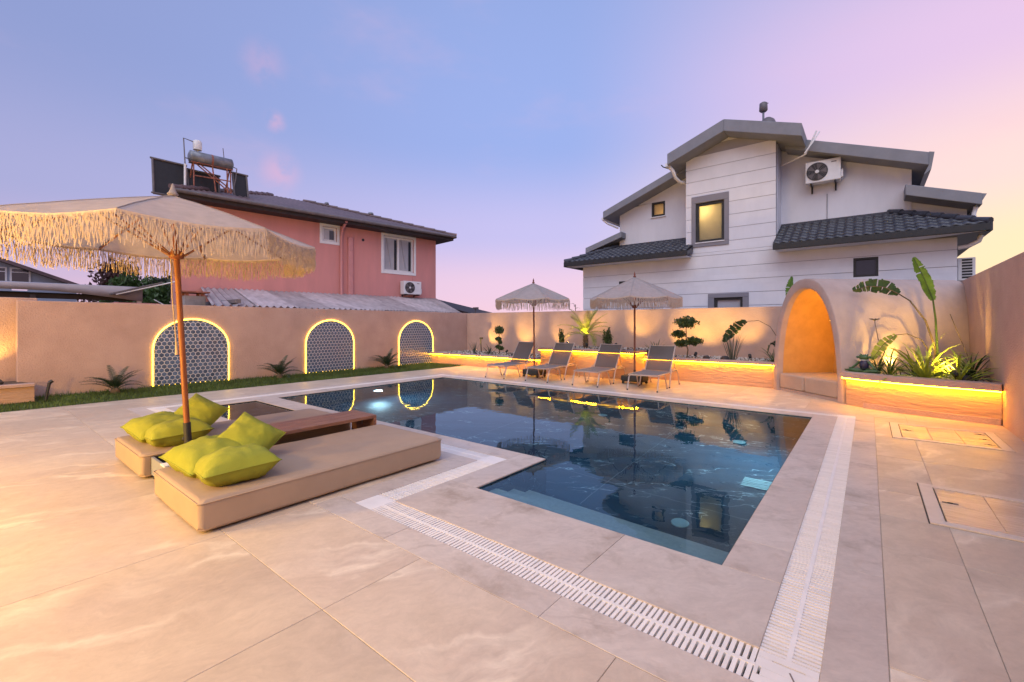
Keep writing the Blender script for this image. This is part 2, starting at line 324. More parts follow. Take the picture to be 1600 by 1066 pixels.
# ------------------------------------------------------------------ object helpers
def tag(o, label=None, cat=None, group=None, kind=None):
    if label: o['label'] = label
    if cat: o['category'] = cat
    if group: o['group'] = group
    if kind: o['kind'] = kind
    return o
def thing(name, label, cat, loc=(0, 0, 0), rz=0, group=None):
    o = bpy.data.objects.new(name, None); COL.objects.link(o)
    o.location = loc; o.rotation_euler = (0, 0, rz); o.empty_display_size = .1
    return tag(o, label, cat, group)
class MB:
    def __init__(s): s.v = []; s.f = []; s.sm = []
    def add(s, vs, fs, smooth=False):
        k = len(s.v); s.v += [tuple(p) for p in vs]; s.f += [tuple(i + k for i in f) for f in fs]; s.sm += [smooth] * len(fs)
        return s
    def box(s, a, b, mtx=None):
        x0, y0, z0 = a; x1, y1, z1 = b
        vs = [Vector(p) for p in ((x0, y0, z0), (x1, y0, z0), (x1, y1, z0), (x0, y1, z0), (x0, y0, z1), (x1, y0, z1), (x1, y1, z1), (x0, y1, z1))]
        if mtx: vs = [mtx @ p for p in vs]
        return s.add(vs, [(3, 2, 1, 0), (4, 5, 6, 7), (0, 1, 5, 4), (1, 2, 6, 5), (2, 3, 7, 6), (3, 0, 4, 7)])
    def cbox(s, c, d, mtx=None):
        return s.box([c[i] - d[i] / 2 for i in range(3)], [c[i] + d[i] / 2 for i in range(3)], mtx)
    def rbox(s, a, b, r, mtx=None, top_only=False):
        """box with chamfered vertical and top edges"""
        x0, y0, z0 = a; x1, y1, z1 = b
        def ring(e, z):
            q = r
            return [(x0 + q + e - q * 0, y0 + e, z), (x1 - q - e, y0 + e, z), (x1 - e, y0 + q + e, z), (x1 - e, y1 - q - e, z), (x1 - q - e, y1 - e, z), (x0 + q + e, y1 - e, z), (x0 + e, y1 - q - e, z), (x0 + e, y0 + q + e, z)]
        rings = [ring(r * .6, z0), ring(0, z0 + r), ring(0, z1 - r), ring(r * .3, z1 - r * .3), ring(r, z1)]
        vs = [Vector(p) for g in rings for p in g]
        if mtx: vs = [mtx @ p for p in vs]
        fs = []
        for k in range(len(rings) - 1):
            for i in range(8):
                j = (i + 1) % 8; fs.append((k * 8 + i, k * 8 + j, k * 8 + 8 + j, k * 8 + 8 + i))
        fs.append(tuple(range(7, -1, -1))); fs.append(tuple(range((len(rings) - 1) * 8, len(rings) * 8)))
        return s.add(vs, fs)
    def tube(s, path, rad, n=8, cap=True, smooth=True):
        P = [Vector(p) for p in path]
        rads = rad if isinstance(rad, (list, tuple)) else [rad] * len(P)
        vs = []; up = None
        for i, p in enumerate(P):
            d = (P[min(i + 1, len(P) - 1)] - P[max(i - 1, 0)]).normalized()
            if up is None:
                up = Vector((0, 0, 1)) if abs(d.z) < .9 else Vector((1, 0, 0))
            a = d.cross(up).normalized(); b = a.cross(d).normalized(); up = b
            for k in range(n):
                t = 2 * math.pi * k / n
                vs.append(p + (a * math.cos(t) + b * math.sin(t)) * rads[i])
        fs = [(i * n + k, i * n + (k + 1) % n, (i + 1) * n + (k + 1) % n, (i + 1) * n + k) for i in range(len(P) - 1) for k in range(n)]
        s.add(vs, fs, smooth)
        if cap:
            s.add(vs[:n], [tuple(range(n - 1, -1, -1))]); s.add(vs[-n:], [tuple(range(n))])
        return s
    def lathe(s, prof, n=16, c=(0, 0, 0), mtx=None, smooth=True):
        vs = []
        for r, z in prof:
            for k in range(n):
                t = 2 * math.pi * k / n
                p = Vector((r * math.cos(t), r * math.sin(t), z))
                if mtx: p = mtx @ p
                vs.append(p + Vector(c))
        fs = [(i * n + k, i * n + (k + 1) % n, (i + 1) * n + (k + 1) % n, (i + 1) * n + k) for i in range(len(prof) - 1) for k in range(n)]
        s.add(vs, fs, smooth)
        s.add(vs[:n], [tuple(range(n - 1, -1, -1))]); s.add(vs[-n:], [tuple(range(n))])
        return s
    def prism(s, poly, ext, axis='y'):
        """poly in the plane normal to axis (x,z for y; y,z for x; x,y for z), ext=(lo,hi)"""
        def pt(p, e):
            return {'y': (p[0], e, p[1]), 'x': (e, p[0], p[1]), 'z': (p[0], p[1], e)}[axis]
        n = len(poly); vs = [pt(p, ext[0]) for p in poly] + [pt(p, ext[1]) for p in poly]
        fs = [tuple(range(n)), tuple(range(2 * n - 1, n - 1, -1))] + [(i, i + n, (i + 1) % n + n, (i + 1) % n) for i in range(n)]
        return s.add(vs, fs)
    def ball(s, c, r, n=8, mtx=None):
        rr = r if isinstance(r, (tuple, list)) else (r, r, r)
        vs = []; m = n // 2 + 1
        for i in range(m + 1):
            ph = math.pi * i / m
            for k in range(n):
                t = 2 * math.pi * k / n
                p = Vector((rr[0] * math.sin(ph) * math.cos(t), rr[1] * math.sin(ph) * math.sin(t), rr[2] * math.cos(ph)))
                if mtx: p = mtx @ p
                vs.append(p + Vector(c))
        fs = [(i * n + k, (i + 1) * n + k, (i + 1) * n + (k + 1) % n, i * n + (k + 1) % n) for i in range(m) for k in range(n)]
        return s.add(vs, fs, True)
    def mesh(s, name):
        me = bpy.data.meshes.new(name); me.from_pydata(s.v, [], s.f); me.update()
        me.polygons.foreach_set('use_smooth', s.sm)
        return me
    def build(s, name, material, parent=None, loc=(0, 0, 0), rot=(0, 0, 0), org=None):
        if org is not None:
            o3 = Vector(org); s.v = [tuple(Vector(p) - o3) for p in s.v]
        me = s.mesh(name); me.materials.append(material)
        return put(me, name, parent, loc, rot)
def put(me, name, parent=None, loc=(0, 0, 0), rot=(0, 0, 0), scale=None):
    o = bpy.data.objects.new(name, me); COL.objects.link(o)
    o.location = loc; o.rotation_euler = rot
    if scale is not None: o.scale = (scale,) * 3 if isinstance(scale, (int, float)) else scale
    if parent: o.parent = parent
    return o
def children_of(root): return KIDS.get(root.name, [])
def copy_tree(o, parent=None):
    c = o.copy(); COL.objects.link(c); c.parent = parent
    for ch in [x for x in o.children]: copy_tree(ch, c)
    return c
def bevel(o, w, seg=2):
    md = o.modifiers.new('bevel', 'BEVEL'); md.width = w; md.segments = seg; md.limit_method = 'ANGLE'; md.angle_limit = R(40)
    return o
def sag(o, k, size):
    a = o.modifiers.new('sub', 'SUBSURF'); a.subdivision_type = 'SIMPLE'; a.levels = 5; a.render_levels = 5
    tx = bpy.data.textures.new('sag_clouds', 'CLOUDS'); tx.noise_scale = size; tx.noise_depth = 3
    d = o.modifiers.new('sag', 'DISPLACE'); d.texture = tx; d.strength = k; d.mid_level = .5; d.texture_coords = 'GLOBAL'
    o.data.polygons.foreach_set('use_smooth', [True] * len(o.data.polygons)); return o
def fix_normals(o):
    import bmesh
    bm = bmesh.new(); bm.from_mesh(o.data); bmesh.ops.recalc_face_normals(bm, faces=bm.faces); bm.to_mesh(o.data); bm.free()
    return o
def sub_rects(rects, holes):
    out = list(rects)
    for (hx0, hy0, hx1, hy1) in holes:
        nxt = []
        for (x0, y0, x1, y1) in out:
            if hx0 >= x1 - 1e-6 or hx1 <= x0 + 1e-6 or hy0 >= y1 - 1e-6 or hy1 <= y0 + 1e-6: nxt.append((x0, y0, x1, y1)); continue
            if hy0 > y0: nxt.append((x0, y0, x1, hy0))
            if hy1 < y1: nxt.append((x0, hy1, x1, y1))
            ya, yb = max(y0, hy0), min(y1, hy1)
            if hx0 > x0: nxt.append((x0, ya, hx0, yb))
            if hx1 < x1: nxt.append((hx1, ya, x1, yb))
        out = nxt
    return [r for r in out if r[2] - r[0] > .004 and r[3] - r[1] > .004]
def lamp_light(name, kind, loc, energy, color, parent=None, aim=None, size=.03, spot=None, blend=.6):
    d = bpy.data.lights.new(name, kind); d.energy = energy; d.color = color
    if kind == 'SPOT': d.spot_size = R(spot); d.spot_blend = blend; d.shadow_soft_size = size
    if kind == 'POINT': d.shadow_soft_size = size
    if kind == 'AREA': d.shape = 'DISK'; d.size = size
    o = bpy.data.objects.new(name, d); COL.objects.link(o); o.location = loc
    if aim is not None: o.rotation_euler = Vector(aim).to_track_quat('-Z', 'Y').to_euler()
    if parent: o.parent = parent
    return o

# ------------------------------------------------------------------ ground, deck, pool
P_MAIN = (-8.55, 3.70, -.643, 7.83); P_FRONT = (-2.535, 2.68, -.643, 3.70); P_KID = (-8.53, 2.42, -7.02, 3.33)
POOLS = [P_MAIN, P_FRONT, P_KID]
DR = [  # drain strips (x0,y0,x1,y1), clockwise, corners shared out between them
    ('front', (-2.83, 1.885, -.354, 2.09)), ('right', (-.354, 2.09, -.147, 8.08)), ('step', (-3.04, 2.09, -2.83, 3.24)),
    ('bedside', (-6.40, 3.24, -3.04, 3.45)), ('jog', (-6.61, 2.11, -6.40, 3.24)), ('small', (-8.90, 1.90, -6.61, 2.11)),
    ('lawn', (-9.11, 2.11, -8.90, 8.08)), ('far', (-8.90, 8.08, -.354, 8.28))]
DR_CORN = [(-.354, 1.885, -.147, 2.09), (-3.04, 1.885, -2.83, 2.09), (-3.04, 3.24, -2.83, 3.45), (-6.61, 3.24, -6.40, 3.45),
           (-6.61, 1.90, -6.40, 2.11), (-9.11, 1.90, -8.90, 2.11), (-9.11, 8.08, -8.90, 8.28), (-.354, 8.08, -.147, 8.28)]
drains = [r for _, r in DR] + DR_CORN
DECK = (-10.42, -6.0, 1.40, 12.3)
g = MB()
for (x0, y0, x1, y1) in sub_rects([(-1500, -1500, 1500, 1500)], [(-9.2, 1.6, 0, 8.4)]):
    g.add([(x0, y0, -.36), (x1, y0, -.36), (x1, y1, -.36), (x0, y1, -.36)], [(0, 1, 2, 3)])
tag(g.build('ground', M_ground), kind='structure')

deck = thing('deck', None, None); tag(deck, kind='structure')
b = MB()
for (x0, y0, x1, y1) in sub_rects([DECK], POOLS + drains): b.box((x0, y0, -.40), (x1, y1, -.005))
b.build('grout_bed', M_grout, deck)
# regular deck tiles on a 1.22 m grid
ZONES = [(-3.25, 1.675, .063, 8.49), (-6.82, 3.03, -3.25, 8.49), (-9.32, 1.69, -6.19, 8.49)]
HATCH = [(.32, 4.13, 1.36, 5.13), (.22, 6.99, 1.22, 8.07)]
GX = -2.02; GY = 1.08; GS = 1.22
TILES = []
for ix in range(-8, 4):
    for iy in range(-6, 10):
        x0 = GX + ix * GS; y0 = GY + iy * GS
        c = (max(x0, DECK[0]), max(y0, DECK[1]), min(x0 + GS, DECK[2]), min(y0 + GS, DECK[3]))
        if c[2] - c[0] < .02 or c[3] - c[1] < .02: continue
        if c[1] > 11.0 or c[1] < -3.9: continue
        TILES += sub_rects([c], ZONES + HATCH)
def slab(name, rect, material, gap=.0013, z0=-.011, z1=.0, parent=None, c=.0016):
    x0, y0, x1, y1 = rect; cx, cy = (x0 + x1) / 2, (y0 + y1) / 2
    dz = rnd.uniform(-.0008, .0006)
    m = MB(); a, bb, p, q = x0 + gap - cx, y0 + gap - cy, x1 - gap - cx, y1 - gap - cy
    m.add([(a, bb, z0), (p, bb, z0), (p, q, z0), (a, q, z0), (a, bb, z1 - c), (p, bb, z1 - c), (p, q, z1 - c), (a, q, z1 - c),
           (a + c, bb + c, z1), (p - c, bb + c, z1), (p - c, q - c, z1), (a + c, q - c, z1)],
          [(0, 1, 5, 4), (1, 2, 6, 5), (2, 3, 7, 6), (3, 0, 4, 7), (4, 5, 9, 8), (5, 6, 10, 9), (6, 7, 11, 10), (7, 4, 8, 11), (8, 9, 10, 11)])
    return m.build(name, material, parent, (cx, cy, dz))
for r in TILES: slab('tile', r, M_tile, parent=deck)
def split_run(rect, step=1.2, off=0):
    x0, y0, x1, y1 = rect; out = []
    if x1 - x0 >= y1 - y0:
        t = x0
        while t < x1 - .05:
            e = min(t + step - (off if t == x0 else 0), x1); e = x1 if x1 - e < .12 else e
            out.append((t, y0, e, y1)); t = e
    else:
        t = y0
        while t < y1 - .05:
            e = min(t + step - (off if t == y0 else 0), y1); e = y1 if y1 - e < .12 else e
            out.append((x0, t, x1, e)); t = e
    return out
COPE = [((-2.83, 2.09, -.354, 2.68), 1.61, 0), ((-.643, 2.68, -.354, 8.08), 1.2, .79), ((-2.83, 2.68, -2.535, 3.70), 1.2, 0),
        ((-6.40, 3.45, -2.83, 3.70), 1.2, .3), ((-7.02, 2.11, -6.61, 3.70), 1.2, 0), ((-6.61, 3.45, -6.40, 3.70), 1.2, 0), ((-8.90, 2.11, -7.02, 2.42), 1.0, 0),
        ((-8.90, 2.42, -8.53, 3.33), 1.2, 0), ((-8.90, 3.33, -7.02, 3.70), 1.0, 0), ((-8.90, 3.70, -8.55, 8.08), 1.2, 0), ((-8.55, 7.83, -.643, 8.08), 1.2, .5)]
for r, st, of in COPE:
    for q in split_run(r, st, of): slab('coping_stone', q, M_coping, z1=.003, parent=deck)
BORD = sub_rects(ZONES, [(-3.04, 1.885, -.147, 8.28), (-6.61, 3.24, -3.04, 8.28), (-9.11, 1.90, -6.40, 8.28)])
BORD = [(-.147, 1.675, .063, 8.49), (-3.25, 1.675, -.147, 1.885), (-3.25, 1.885, -3.04, 3.24), (-6.19, 3.03, -3.25, 3.24), (-6.40, 1.69, -6.19, 3.24), (-9.32, 1.69, -6.40, 1.90),
        (-9.32, 1.90, -9.11, 8.49), (-9.11, 8.28, -.147, 8.49)]
for r in BORD:
    for q in split_run(r, 1.2, .99 if r[0] == -.147 else .34): slab('border_stone', q, M_coping, parent=deck, z1=.001)

# overflow gratings: one thing per run, every slat a part (the far runs are joined)
def slat_mesh(along_y):
    m = MB(); w, l = .0085, .094
    for sgn in (-1, 1):
        lo, hi = (.010, .010 + l) if sgn > 0 else (-.010 - l, -.010)
        if along_y: m.box((lo, -w, -.022), (hi, w, 0))
        else: m.box((-w, lo, -.022), (w, hi, 0))
    return m
SL = {}
for ay in (0, 1):
    SL[ay] = slat_mesh(ay).mesh('slat'); SL[ay].materials.append(M_white_pl)
DL = {'front': 'white slatted overflow grating along the near short side of the pool', 'right': 'long white overflow grating beside the inspection hatches',
      'step': 'short white grating run beside the near beige daybed', 'bedside': 'white grating run behind the wooden bench', 'jog': 'white grating run between bench and small pool',
      'small': 'white grating run in front of the small square pool', 'lawn': 'white grating run on the lawn side of the pool', 'far': 'white grating run along the lounger side of the pool'}
for nm, (x0, y0, x1, y1) in DR:
    ay = int(y1 - y0 > x1 - x0)
    cx, cy = (x0 + x1) / 2, (y0 + y1) / 2
    t = thing('overflow_grating', DL[nm], 'drain grating', (cx, cy, 0), group='overflow gratings round the pool')
    half = (y1 - y0) / 2 if ay else (x1 - x0) / 2
    sp = MB()
    if ay: sp.box((-.0098, -half, -.024), (.0098, half, -.0008))
    else: sp.box((-half, -.0098, -.024), (half, .0098, -.0008))
    sp.build('spine', M_white_pl, t)
    tr = MB(); tr.box((x0 - cx - .001, y0 - cy - .001, -.14), (x1 - cx + .001, y1 - cy + .001, -.12)); tr.build('channel', M_channel, t)
    n = int(2 * half / .0265); far = MB()
    for k in range(n):
        p = -half + (k + .5) * 2 * half / n
        single = nm == 'front' or (nm == 'right' and y0 + half + p + 0 < 6.2) or (nm == 'step' and k < 45)
        loc = (0, p, -.001) if ay else (p, 0, -.001)
        if single: put(SL[ay], 'slat', t, (loc[0], loc[1], loc[2] + rnd.uniform(-.0012, .0008)), (0, 0, rnd.gauss(0, .006)))
        else:
            q = slat_mesh(ay); far.add([Vector(v) + Vector(loc) for v in q.v], q.f)
    if far.v: tag(far.build('far_slats', M_white_pl, t), kind='stuff')
CL = ['white grating corner plate with three slots at the nearest pool corner', 'white grating corner plate nearest the beige daybed', 'white grating corner plate at the inner pool step', 'white grating corner plate behind the bench',
      'white grating corner plate beside the far daybed', 'white grating corner plate at the lawn end of the small pool', 'white grating corner plate by the far end of the lawn', 'white grating corner plate in front of the arched niche']
for i, (x0, y0, x1, y1) in enumerate(DR_CORN):
    cx, cy = (x0 + x1) / 2, (y0 + y1) / 2
    holes = [(-.035 - .004 - .05, -.052, -.035 - .05 + .005, -.004), (-.052, .055, .06, .062), ] if i == 0 else []
    m = MB()
    for (a, b_, c_, d_) in sub_rects([(x0 - cx, y0 - cy, x1 - cx, y1 - cy)], holes): m.box((a + .0005, b_ + .0005, -.02), (c_ - .0005, d_ - .0005, -.0005))
    o = m.build('corner_plate', M_white_pl, None, (cx, cy, 0)); tag(o, CL[i], 'drain cover', 'corner plates of the overflow gratings')
    if i == 0:
        s = MB(); s.box((-.003, -.042, -.004), (.003, .042, .0004), Matrix.Rotation(R(25), 4, 'Z')); s.build('slot', M_channel, o, (.03, -.01, 0))
    MB().box((x0 - cx, y0 - cy, -.14), (x1 - cx, y1 - cy, -.12)).build('channel', M_channel, o)

# pool basin and water
e = .004
OUT = [(-2.535 + e, 2.68 + e), (-.643 - e, 2.68 + e), (-.643 - e, 7.83 - e), (-8.55 + e, 7.83 - e), (-8.55 + e, 3.70 + e), (-2.535 + e, 3.70 + e)]
ZF = -1.45
def basin(outline, zf, name, material):
    m = MB(); n = len(outline)
    m.add([(x, y, zf) for x, y in outline], [tuple(range(n))])
    for i in range(n):
        a, b_ = outline[i], outline[(i + 1) % n]
        m.add([(*a, zf), (*b_, zf), (*b_, -.006), (*a, -.006)], [(3, 2, 1, 0)])
    o = m.build(name, material); return tag(o, kind='structure')
pool = basin(OUT, ZF, 'pool_basin', M_pool)
KO = [(P_KID[0] + e, P_KID[1] + e), (P_KID[2] - e, P_KID[1] + e), (P_KID[2] - e, P_KID[3] - e), (P_KID[0] + e, P_KID[3] - e)]
kid = basin(KO, -.75, 'small_pool_basin', M_poolkid)
st = []
for k, (d, z) in enumerate(((.24, -.17), (.48, -.38), (.72, -.60), (.96, -.84))):
    m = MB(); m.box((-2.525, 2.69, ZF + .002), (-.66, 2.69 + d - k * .003, z)) if k == 0 else m.box((-2.525, 2.69 + .24 * k + .001, ZF + .002), (-.66, 2.69 + d, z))
    m.build('step', M_stepm if k < 3 else M_pool, pool)
def disc_part(name, material, parent, loc, r, h=.012, axis='z', n=20):
    m = MB(); m.lathe([(r, 0), (r, h * .6), (r * .9, h)], n)
    rot = {'z': (0, 0, 0), '-x': (0, R(-90), 0), 'x': (0, R(90), 0)}[axis]
    return m.build(name, material, parent, loc, rot)
for p in ((-1.43, 4.39, ZF), (-1.48, 7.16, ZF), (-3.83, 7.45, ZF)): disc_part('floor_drain', M_aqua, pool, p, .085)
for (p, ax, d) in (((-.650, 6.45, -.55), '-x', (-1, -.1, -.55)), ((-8.543, 5.85, -.66), 'x', (1, 0, -.25))):
    disc_part('pool_light', M_poolglow, pool, p, .10, .02, ax)
    lamp_light('pool_light_beam', 'SPOT', (p[0] + d[0] * .04, p[1], p[2]), 230, (.58, .87, 1), pool, d, .08, 165, .9)
m = MB()
for k in range(6): m.box((-.16, -.13 + k * .045, 0), (.16, -.13 + k * .045 + .032, .012))
m.build('floor_grille', M_aqua, pool, (-.98, 5.70, ZF + .002))
w = MB(); w.add([(x, y, -.016) for x, y in OUT], [tuple(range(6))]); tag(w.build('water', M_water), kind='structure')
w = MB(); w.add([(x, y, -.016) for x, y in KO], [(0, 1, 2, 3)]); tag(w.build('water', M_water2), kind='structure')

# inspection hatches let into the deck
HL = ['recessed tile inspection hatch with frame and handle, nearest the camera', 'recessed tile inspection hatch with frame, in front of the lit planter']
for i, (x0, y0, x1, y1) in enumerate(HATCH):
    cx, cy = (x0 + x1) / 2, (y0 + y1) / 2
    t = thing('inspection_hatch', HL[i], 'hatch', (cx, cy, 0), group='inspection hatches in the deck')
    hx, hy = (x1 - x0) / 2, (y1 - y0) / 2; f = .085
    gp = MB(); gp.box((-hx + .0005, -hy + .0005, -.016), (hx - .0005, hy - .0005, -.0045)); gp.build('shadow_gap_sheet', M_black, t); hx -= .005; hy -= .005  # black sheet stands in for the shade in the gap round the frame
    fr = MB()
    for a in ((-hx + .003, -hy + .003, hx - .003, -hy + f), (-hx + .003, hy - f, hx - .003, hy - .003), (-hx + .003, -hy + f, -hx + f, hy - f), (hx - f, -hy + f, hx - .003, hy - f)):
        fr.box((a[0], a[1], -.0042), (a[2], a[3], .007))
    bevel(fr.build('frame', M_hatch, t), .002)
    nx, ny = 3, 4; sx, sy = 2 * (hx - f - .008) / nx, 2 * (hy - f - .008) / ny
    for a in range(nx):
        for c in range(ny):
            X = -hx + f + .008 + a * sx; Y = -hy + f + .008 + c * sy
            m = MB(); m.box((-sx / 2 + .001, -sy / 2 + .001, -.0042), (sx / 2 - .001, sy / 2 - .001, .004))
            o = m.build('tile', M_hatch2, t, (X + sx / 2, Y + sy / 2, rnd.uniform(-.001, .001)), (rnd.gauss(0, .002), rnd.gauss(0, .002), 0)); bevel(o, .002, 1)
    for (a, c) in [(-hx + f + .07, 0.05)] + ([(hx - f - .07, -.3), (hx - f - .07, 0), (hx - f - .07, .3)] if i == 1 else []):
        h = MB(); h.box((-.045, -.013, .003), (.045, .013, .0062)); h.box((-.015, -.008, .006), (.015, .008, .010)); h.build('handle', M_black, t, (a, c, 0))

# lawn
lw = MB(); lw.box((-12.1, -5, -.40), (-10.424, 12.3, -.005)); tag(lw.build('lawn', M_lawnbase), kind='structure')
gm = MB()
for i in range(26000):
    y = -1.2 + 11.6 * (rnd.random() ** .9); x = rnd.uniform(-12.1, -10.40)
    if y > 10.45 and x > -12: continue
    if y < .9 and x < -11.33: continue
    hgt = rnd.uniform(.025, .065) * (1.6 if x < -11.95 and rnd.random() < .5 else 1); a = rnd.uniform(0, 6.28); wd = rnd.uniform(.004, .008)
    dx, dy = math.cos(a) * wd, math.sin(a) * wd; lx, ly = rnd.gauss(0, .02), rnd.gauss(0, .02)
    gm.add([(x - dx, y - dy, -.006), (x + dx, y + dy, -.006), (x + lx, y + ly, hgt)], [(0, 1, 2)])
tag(gm.build('grass', M_grass), kind='stuff')

# ------------------------------------------------------------------ garden walls
def wall_thing(name, label, boxes, material, org):
    t = thing(name, label, 'wall', org)
    for (nm, a, b_) in boxes:
        m = MB(); m.box(a, b_); bevel(m.build(nm, material, t, org=org), .012)
    return t
wall_thing('garden_wall', 'long peach plaster garden wall with three tiled arches', [('wall', (-12.40, .67, -.4), (-12.10, 12.30, 1.80)), ('recessed_wall', (-12.75, -6, -.4), (-12.405, .95, 1.86))], M_plaster, (-12.2, 6, 0))
wall_thing('garden_wall', 'peach plaster garden wall behind the loungers', [('wall', (-12.6, 12.305, -.4), (1.9, 12.60, 1.795))], M_plaster, (-5, 12.4, 0))
m = MB(); m.prism([(-6, -.4), (12.30, -.4), (12.30, 2.20), (-6, 2.20)], (1.40, 2.0), 'x')
rw = m.build('garden_wall', M_plaster, None, org=(1.5, 6, 0)); rw.location = (1.5, 6, 0); bevel(rw, .012)
tag(rw, 'tall peach plaster garden wall beside the inspection hatches', 'wall')

# arched hexagon tile panels with led outline
def arch_outline(hw, h, n=24):
    zs = h - hw * .92
    pts = [(-hw, 0), (-hw, zs)]
    for k in range(1, n): t = math.pi - math.pi * k / n; pts.append((hw * math.cos(t), zs + (h - zs) * math.sin(t)))
    return pts + [(hw, zs), (hw, 0)]
def clip_poly(poly, inside):
    return poly
def clip_convex(sub, clip):
    out = sub
    n = len(clip)
    for i in range(n):
        a, b_ = clip[i], clip[(i + 1) % n]
        def side(p): return (b_[0] - a[0]) * (p[1] - a[1]) - (b_[1] - a[1]) * (p[0] - a[0])
        inp = out; out = []
        for k in range(len(inp)):
            p, q = inp[k], inp[(k + 1) % len(inp)]
            sp, sq = side(p), side(q)
            if sp <= 0: out.append(p)
            if (sp < 0 < sq) or (sq < 0 < sp):
                t = sp / (sp - sq); out.append((p[0] + (q[0] - p[0]) * t, p[1] + (q[1] - p[1]) * t))
        if not out: return []
    return out
AL = ['arched hexagon tile panel outlined in yellow light, behind the large parasol pole', 'middle of the three light-outlined arched hexagon tile panels', 'arched hexagon tile panel outlined in yellow light, closest to the wall corner']
for i, yc in enumerate((3.37, 6.72, 9.83)):
    t = thing('arched_tile_panel', AL[i], 'tile panel', (-12.10, yc, 0.01), group='light-outlined arched tile panels')
    hw, h = .72, 1.46
    oc = arch_outline(hw, h)
    m = MB(); m.prism(oc, (.001, .016), 'x'); fix_normals(m.build('backing', M_hexgrout, t))
    r = .056; dxh = r * math.sqrt(3); dzh = 1.5 * r; g_ = .0075
    rows = int(h / dzh) + 2; joined = MB(); hexme = None
    ocs = arch_outline(hw - .012, h - .012)
    for a in range(rows):
        for c in range(-9, 10):
            X = c * dxh + (dxh / 2 if a % 2 else 0); Z = a * dzh
            hx_ = [(X + (r - g_) * math.cos(R(60 * k + 30)), Z + (r - g_) * math.sin(R(60 * k + 30))) for k in range(6)]
            q = clip_convex(hx_, ocs)
            if len(q) < 3: continue
            ar = abs(sum(q[k][0] * q[(k + 1) % len(q)][1] - q[(k + 1) % len(q)][0] * q[k][1] for k in range(len(q)))) / 2
            if ar < 2e-4: continue
            mm = MB() if i == 0 else joined
            k0 = len(q); ext = rnd.uniform(.0205, .0222)
            tl = rnd.gauss(0, .0015)
            vs = [(.0162, p[0], p[1]) for p in q] + [(ext + tl * (p[0] - X) / r, p[0] - .004 * (1 if p[0] > X else -1), p[1] - .004 * (1 if p[1] > Z else -1)) for p in q]
            mm.add(vs, [tuple(range(k0, 2 * k0))] + [(n_, (n_ + 1) % k0, (n_ + 1) % k0 + k0, n_ + k0) for n_ in range(k0)])
            if i == 0:
                o = mm.build('hexagon_tile', M_hex, t, (0, X, Z), org=(0, X, Z)); fix_normals(o)
    if i: tag(fix_normals(joined.build('hexagon_tiles', M_hex, t)), kind='stuff')
    pth = [(.018, p[0], p[1]) for p in arch_outline(hw + .012, h + .012)]
    MB().tube(pth, .0125, 6).build('led_strip', M_ledy, t)
    MB().tube([(.014, -hw, .012), (.014, hw, .012)], .005, 6).build('led_strip', M_ledy, t)
# ------------------------------------------------------------------ planters
def pebbles(n, rect_fn, z, size, material, parent, name='pebbles'):
    m = MB()
    for _ in range(n):
        x, y = rect_fn(); s = size * rnd.uniform(.5, 1.3)
        mt = Euler((rnd.uniform(0, 3), rnd.uniform(0, 3), rnd.uniform(0, 3))).to_matrix()
        vs = [mt @ Vector(v) * s + Vector((x, y, z)) for v in ((1, 0, 0), (-1, 0, 0), (0, .8, 0), (0, -.8, 0), (0, 0, .6), (0, 0, -.6))]
        m.add(vs, [(0, 2, 4), (2, 1, 4), (1, 3, 4), (3, 0, 4), (2, 0, 5), (1, 2, 5), (3, 1, 5), (0, 3, 5)], True)
    return tag(m.build(name, material, parent), kind='stuff')
def planter(label, poly, h, capt, zled, leds, over=.09, led=None, soil=.05):
    """poly: front line points (x,y) from left to right; closed at the back by y=yb / extra points"""
    front, back = poly
    t = thing('planter', label, 'planter', (front[0][0], front[0][1], 0)); org = (front[0][0], front[0][1], 0)
    m = MB(); m.prism(front + back, (0, h), 'z'); fix_normals(bevel(m.build('planter_wall', M_plaster_b, t, org=org), .008))
    # cap as a coping along the front line
    cp = MB(); n = len(front)
    dirs = []
    for i in range(n):
        a = Vector(front[max(i - 1, 0)]); b_ = Vector(front[min(i + 1, n - 1)]); d = (b_ - a).normalized(); dirs.append(Vector((d.y, -d.x)))
    vs = []
    for i, p in enumerate(front):
        nn = dirs[i]; q = Vector(p)
        o_, i_ = q + nn * over, q - nn * .13
        vs += [(*o_, h + .001), (*o_, h + capt), (*i_, h + capt), (*i_, h + .001)]
    fs = []
    for i in range(n - 1):
        for k in range(4): fs.append((i * 4 + k, (i + 1) * 4 + k, (i + 1) * 4 + (k + 1) % 4, i * 4 + (k + 1) % 4))
    fs += [(0, 1, 2, 3), tuple((n - 1) * 4 + k for k in (3, 2, 1, 0))]
    cp.add(vs, fs); fix_normals(bevel(cp.build('cap', M_plaster, t, org=org), .008))
    if leds:
        pth = [(p[0] + dirs[i].x * (over * .86), p[1] + dirs[i].y * (over * .86), h - .004) for i, p in enumerate(front)]
        MB().tube(pth, .008, 6).build('led_strip', led or M_ledp, t, org=org)
    s = MB(); s.prism(front + back, (h + .002, h + soil), 'z')
    # soil sits just behind the cap
    s = MB(); inner = [tuple(Vector(p) - dirs[i] * .131) for i, p in enumerate(front)]
    s.prism(inner + back, (h - .02, h + .035), 'z'); fix_normals(s.build('soil', M_soil, t, org=org))
    return t, org
YB = 12.30
pA, oA = planter('low lit peach planter box beside the end of the lawn', ([(-12.09, 10.5), (-7.21, 10.5)], [(-7.21, YB), (-12.09, YB)]), .33, .06, .3, True)
pM, oM = planter('tallest section of the lit peach planter, behind the middle loungers', ([(-7.20, 10.25), (-4.42, 10.25)], [(-4.42, YB), (-7.20, YB)]), .65, .07, .6, True)
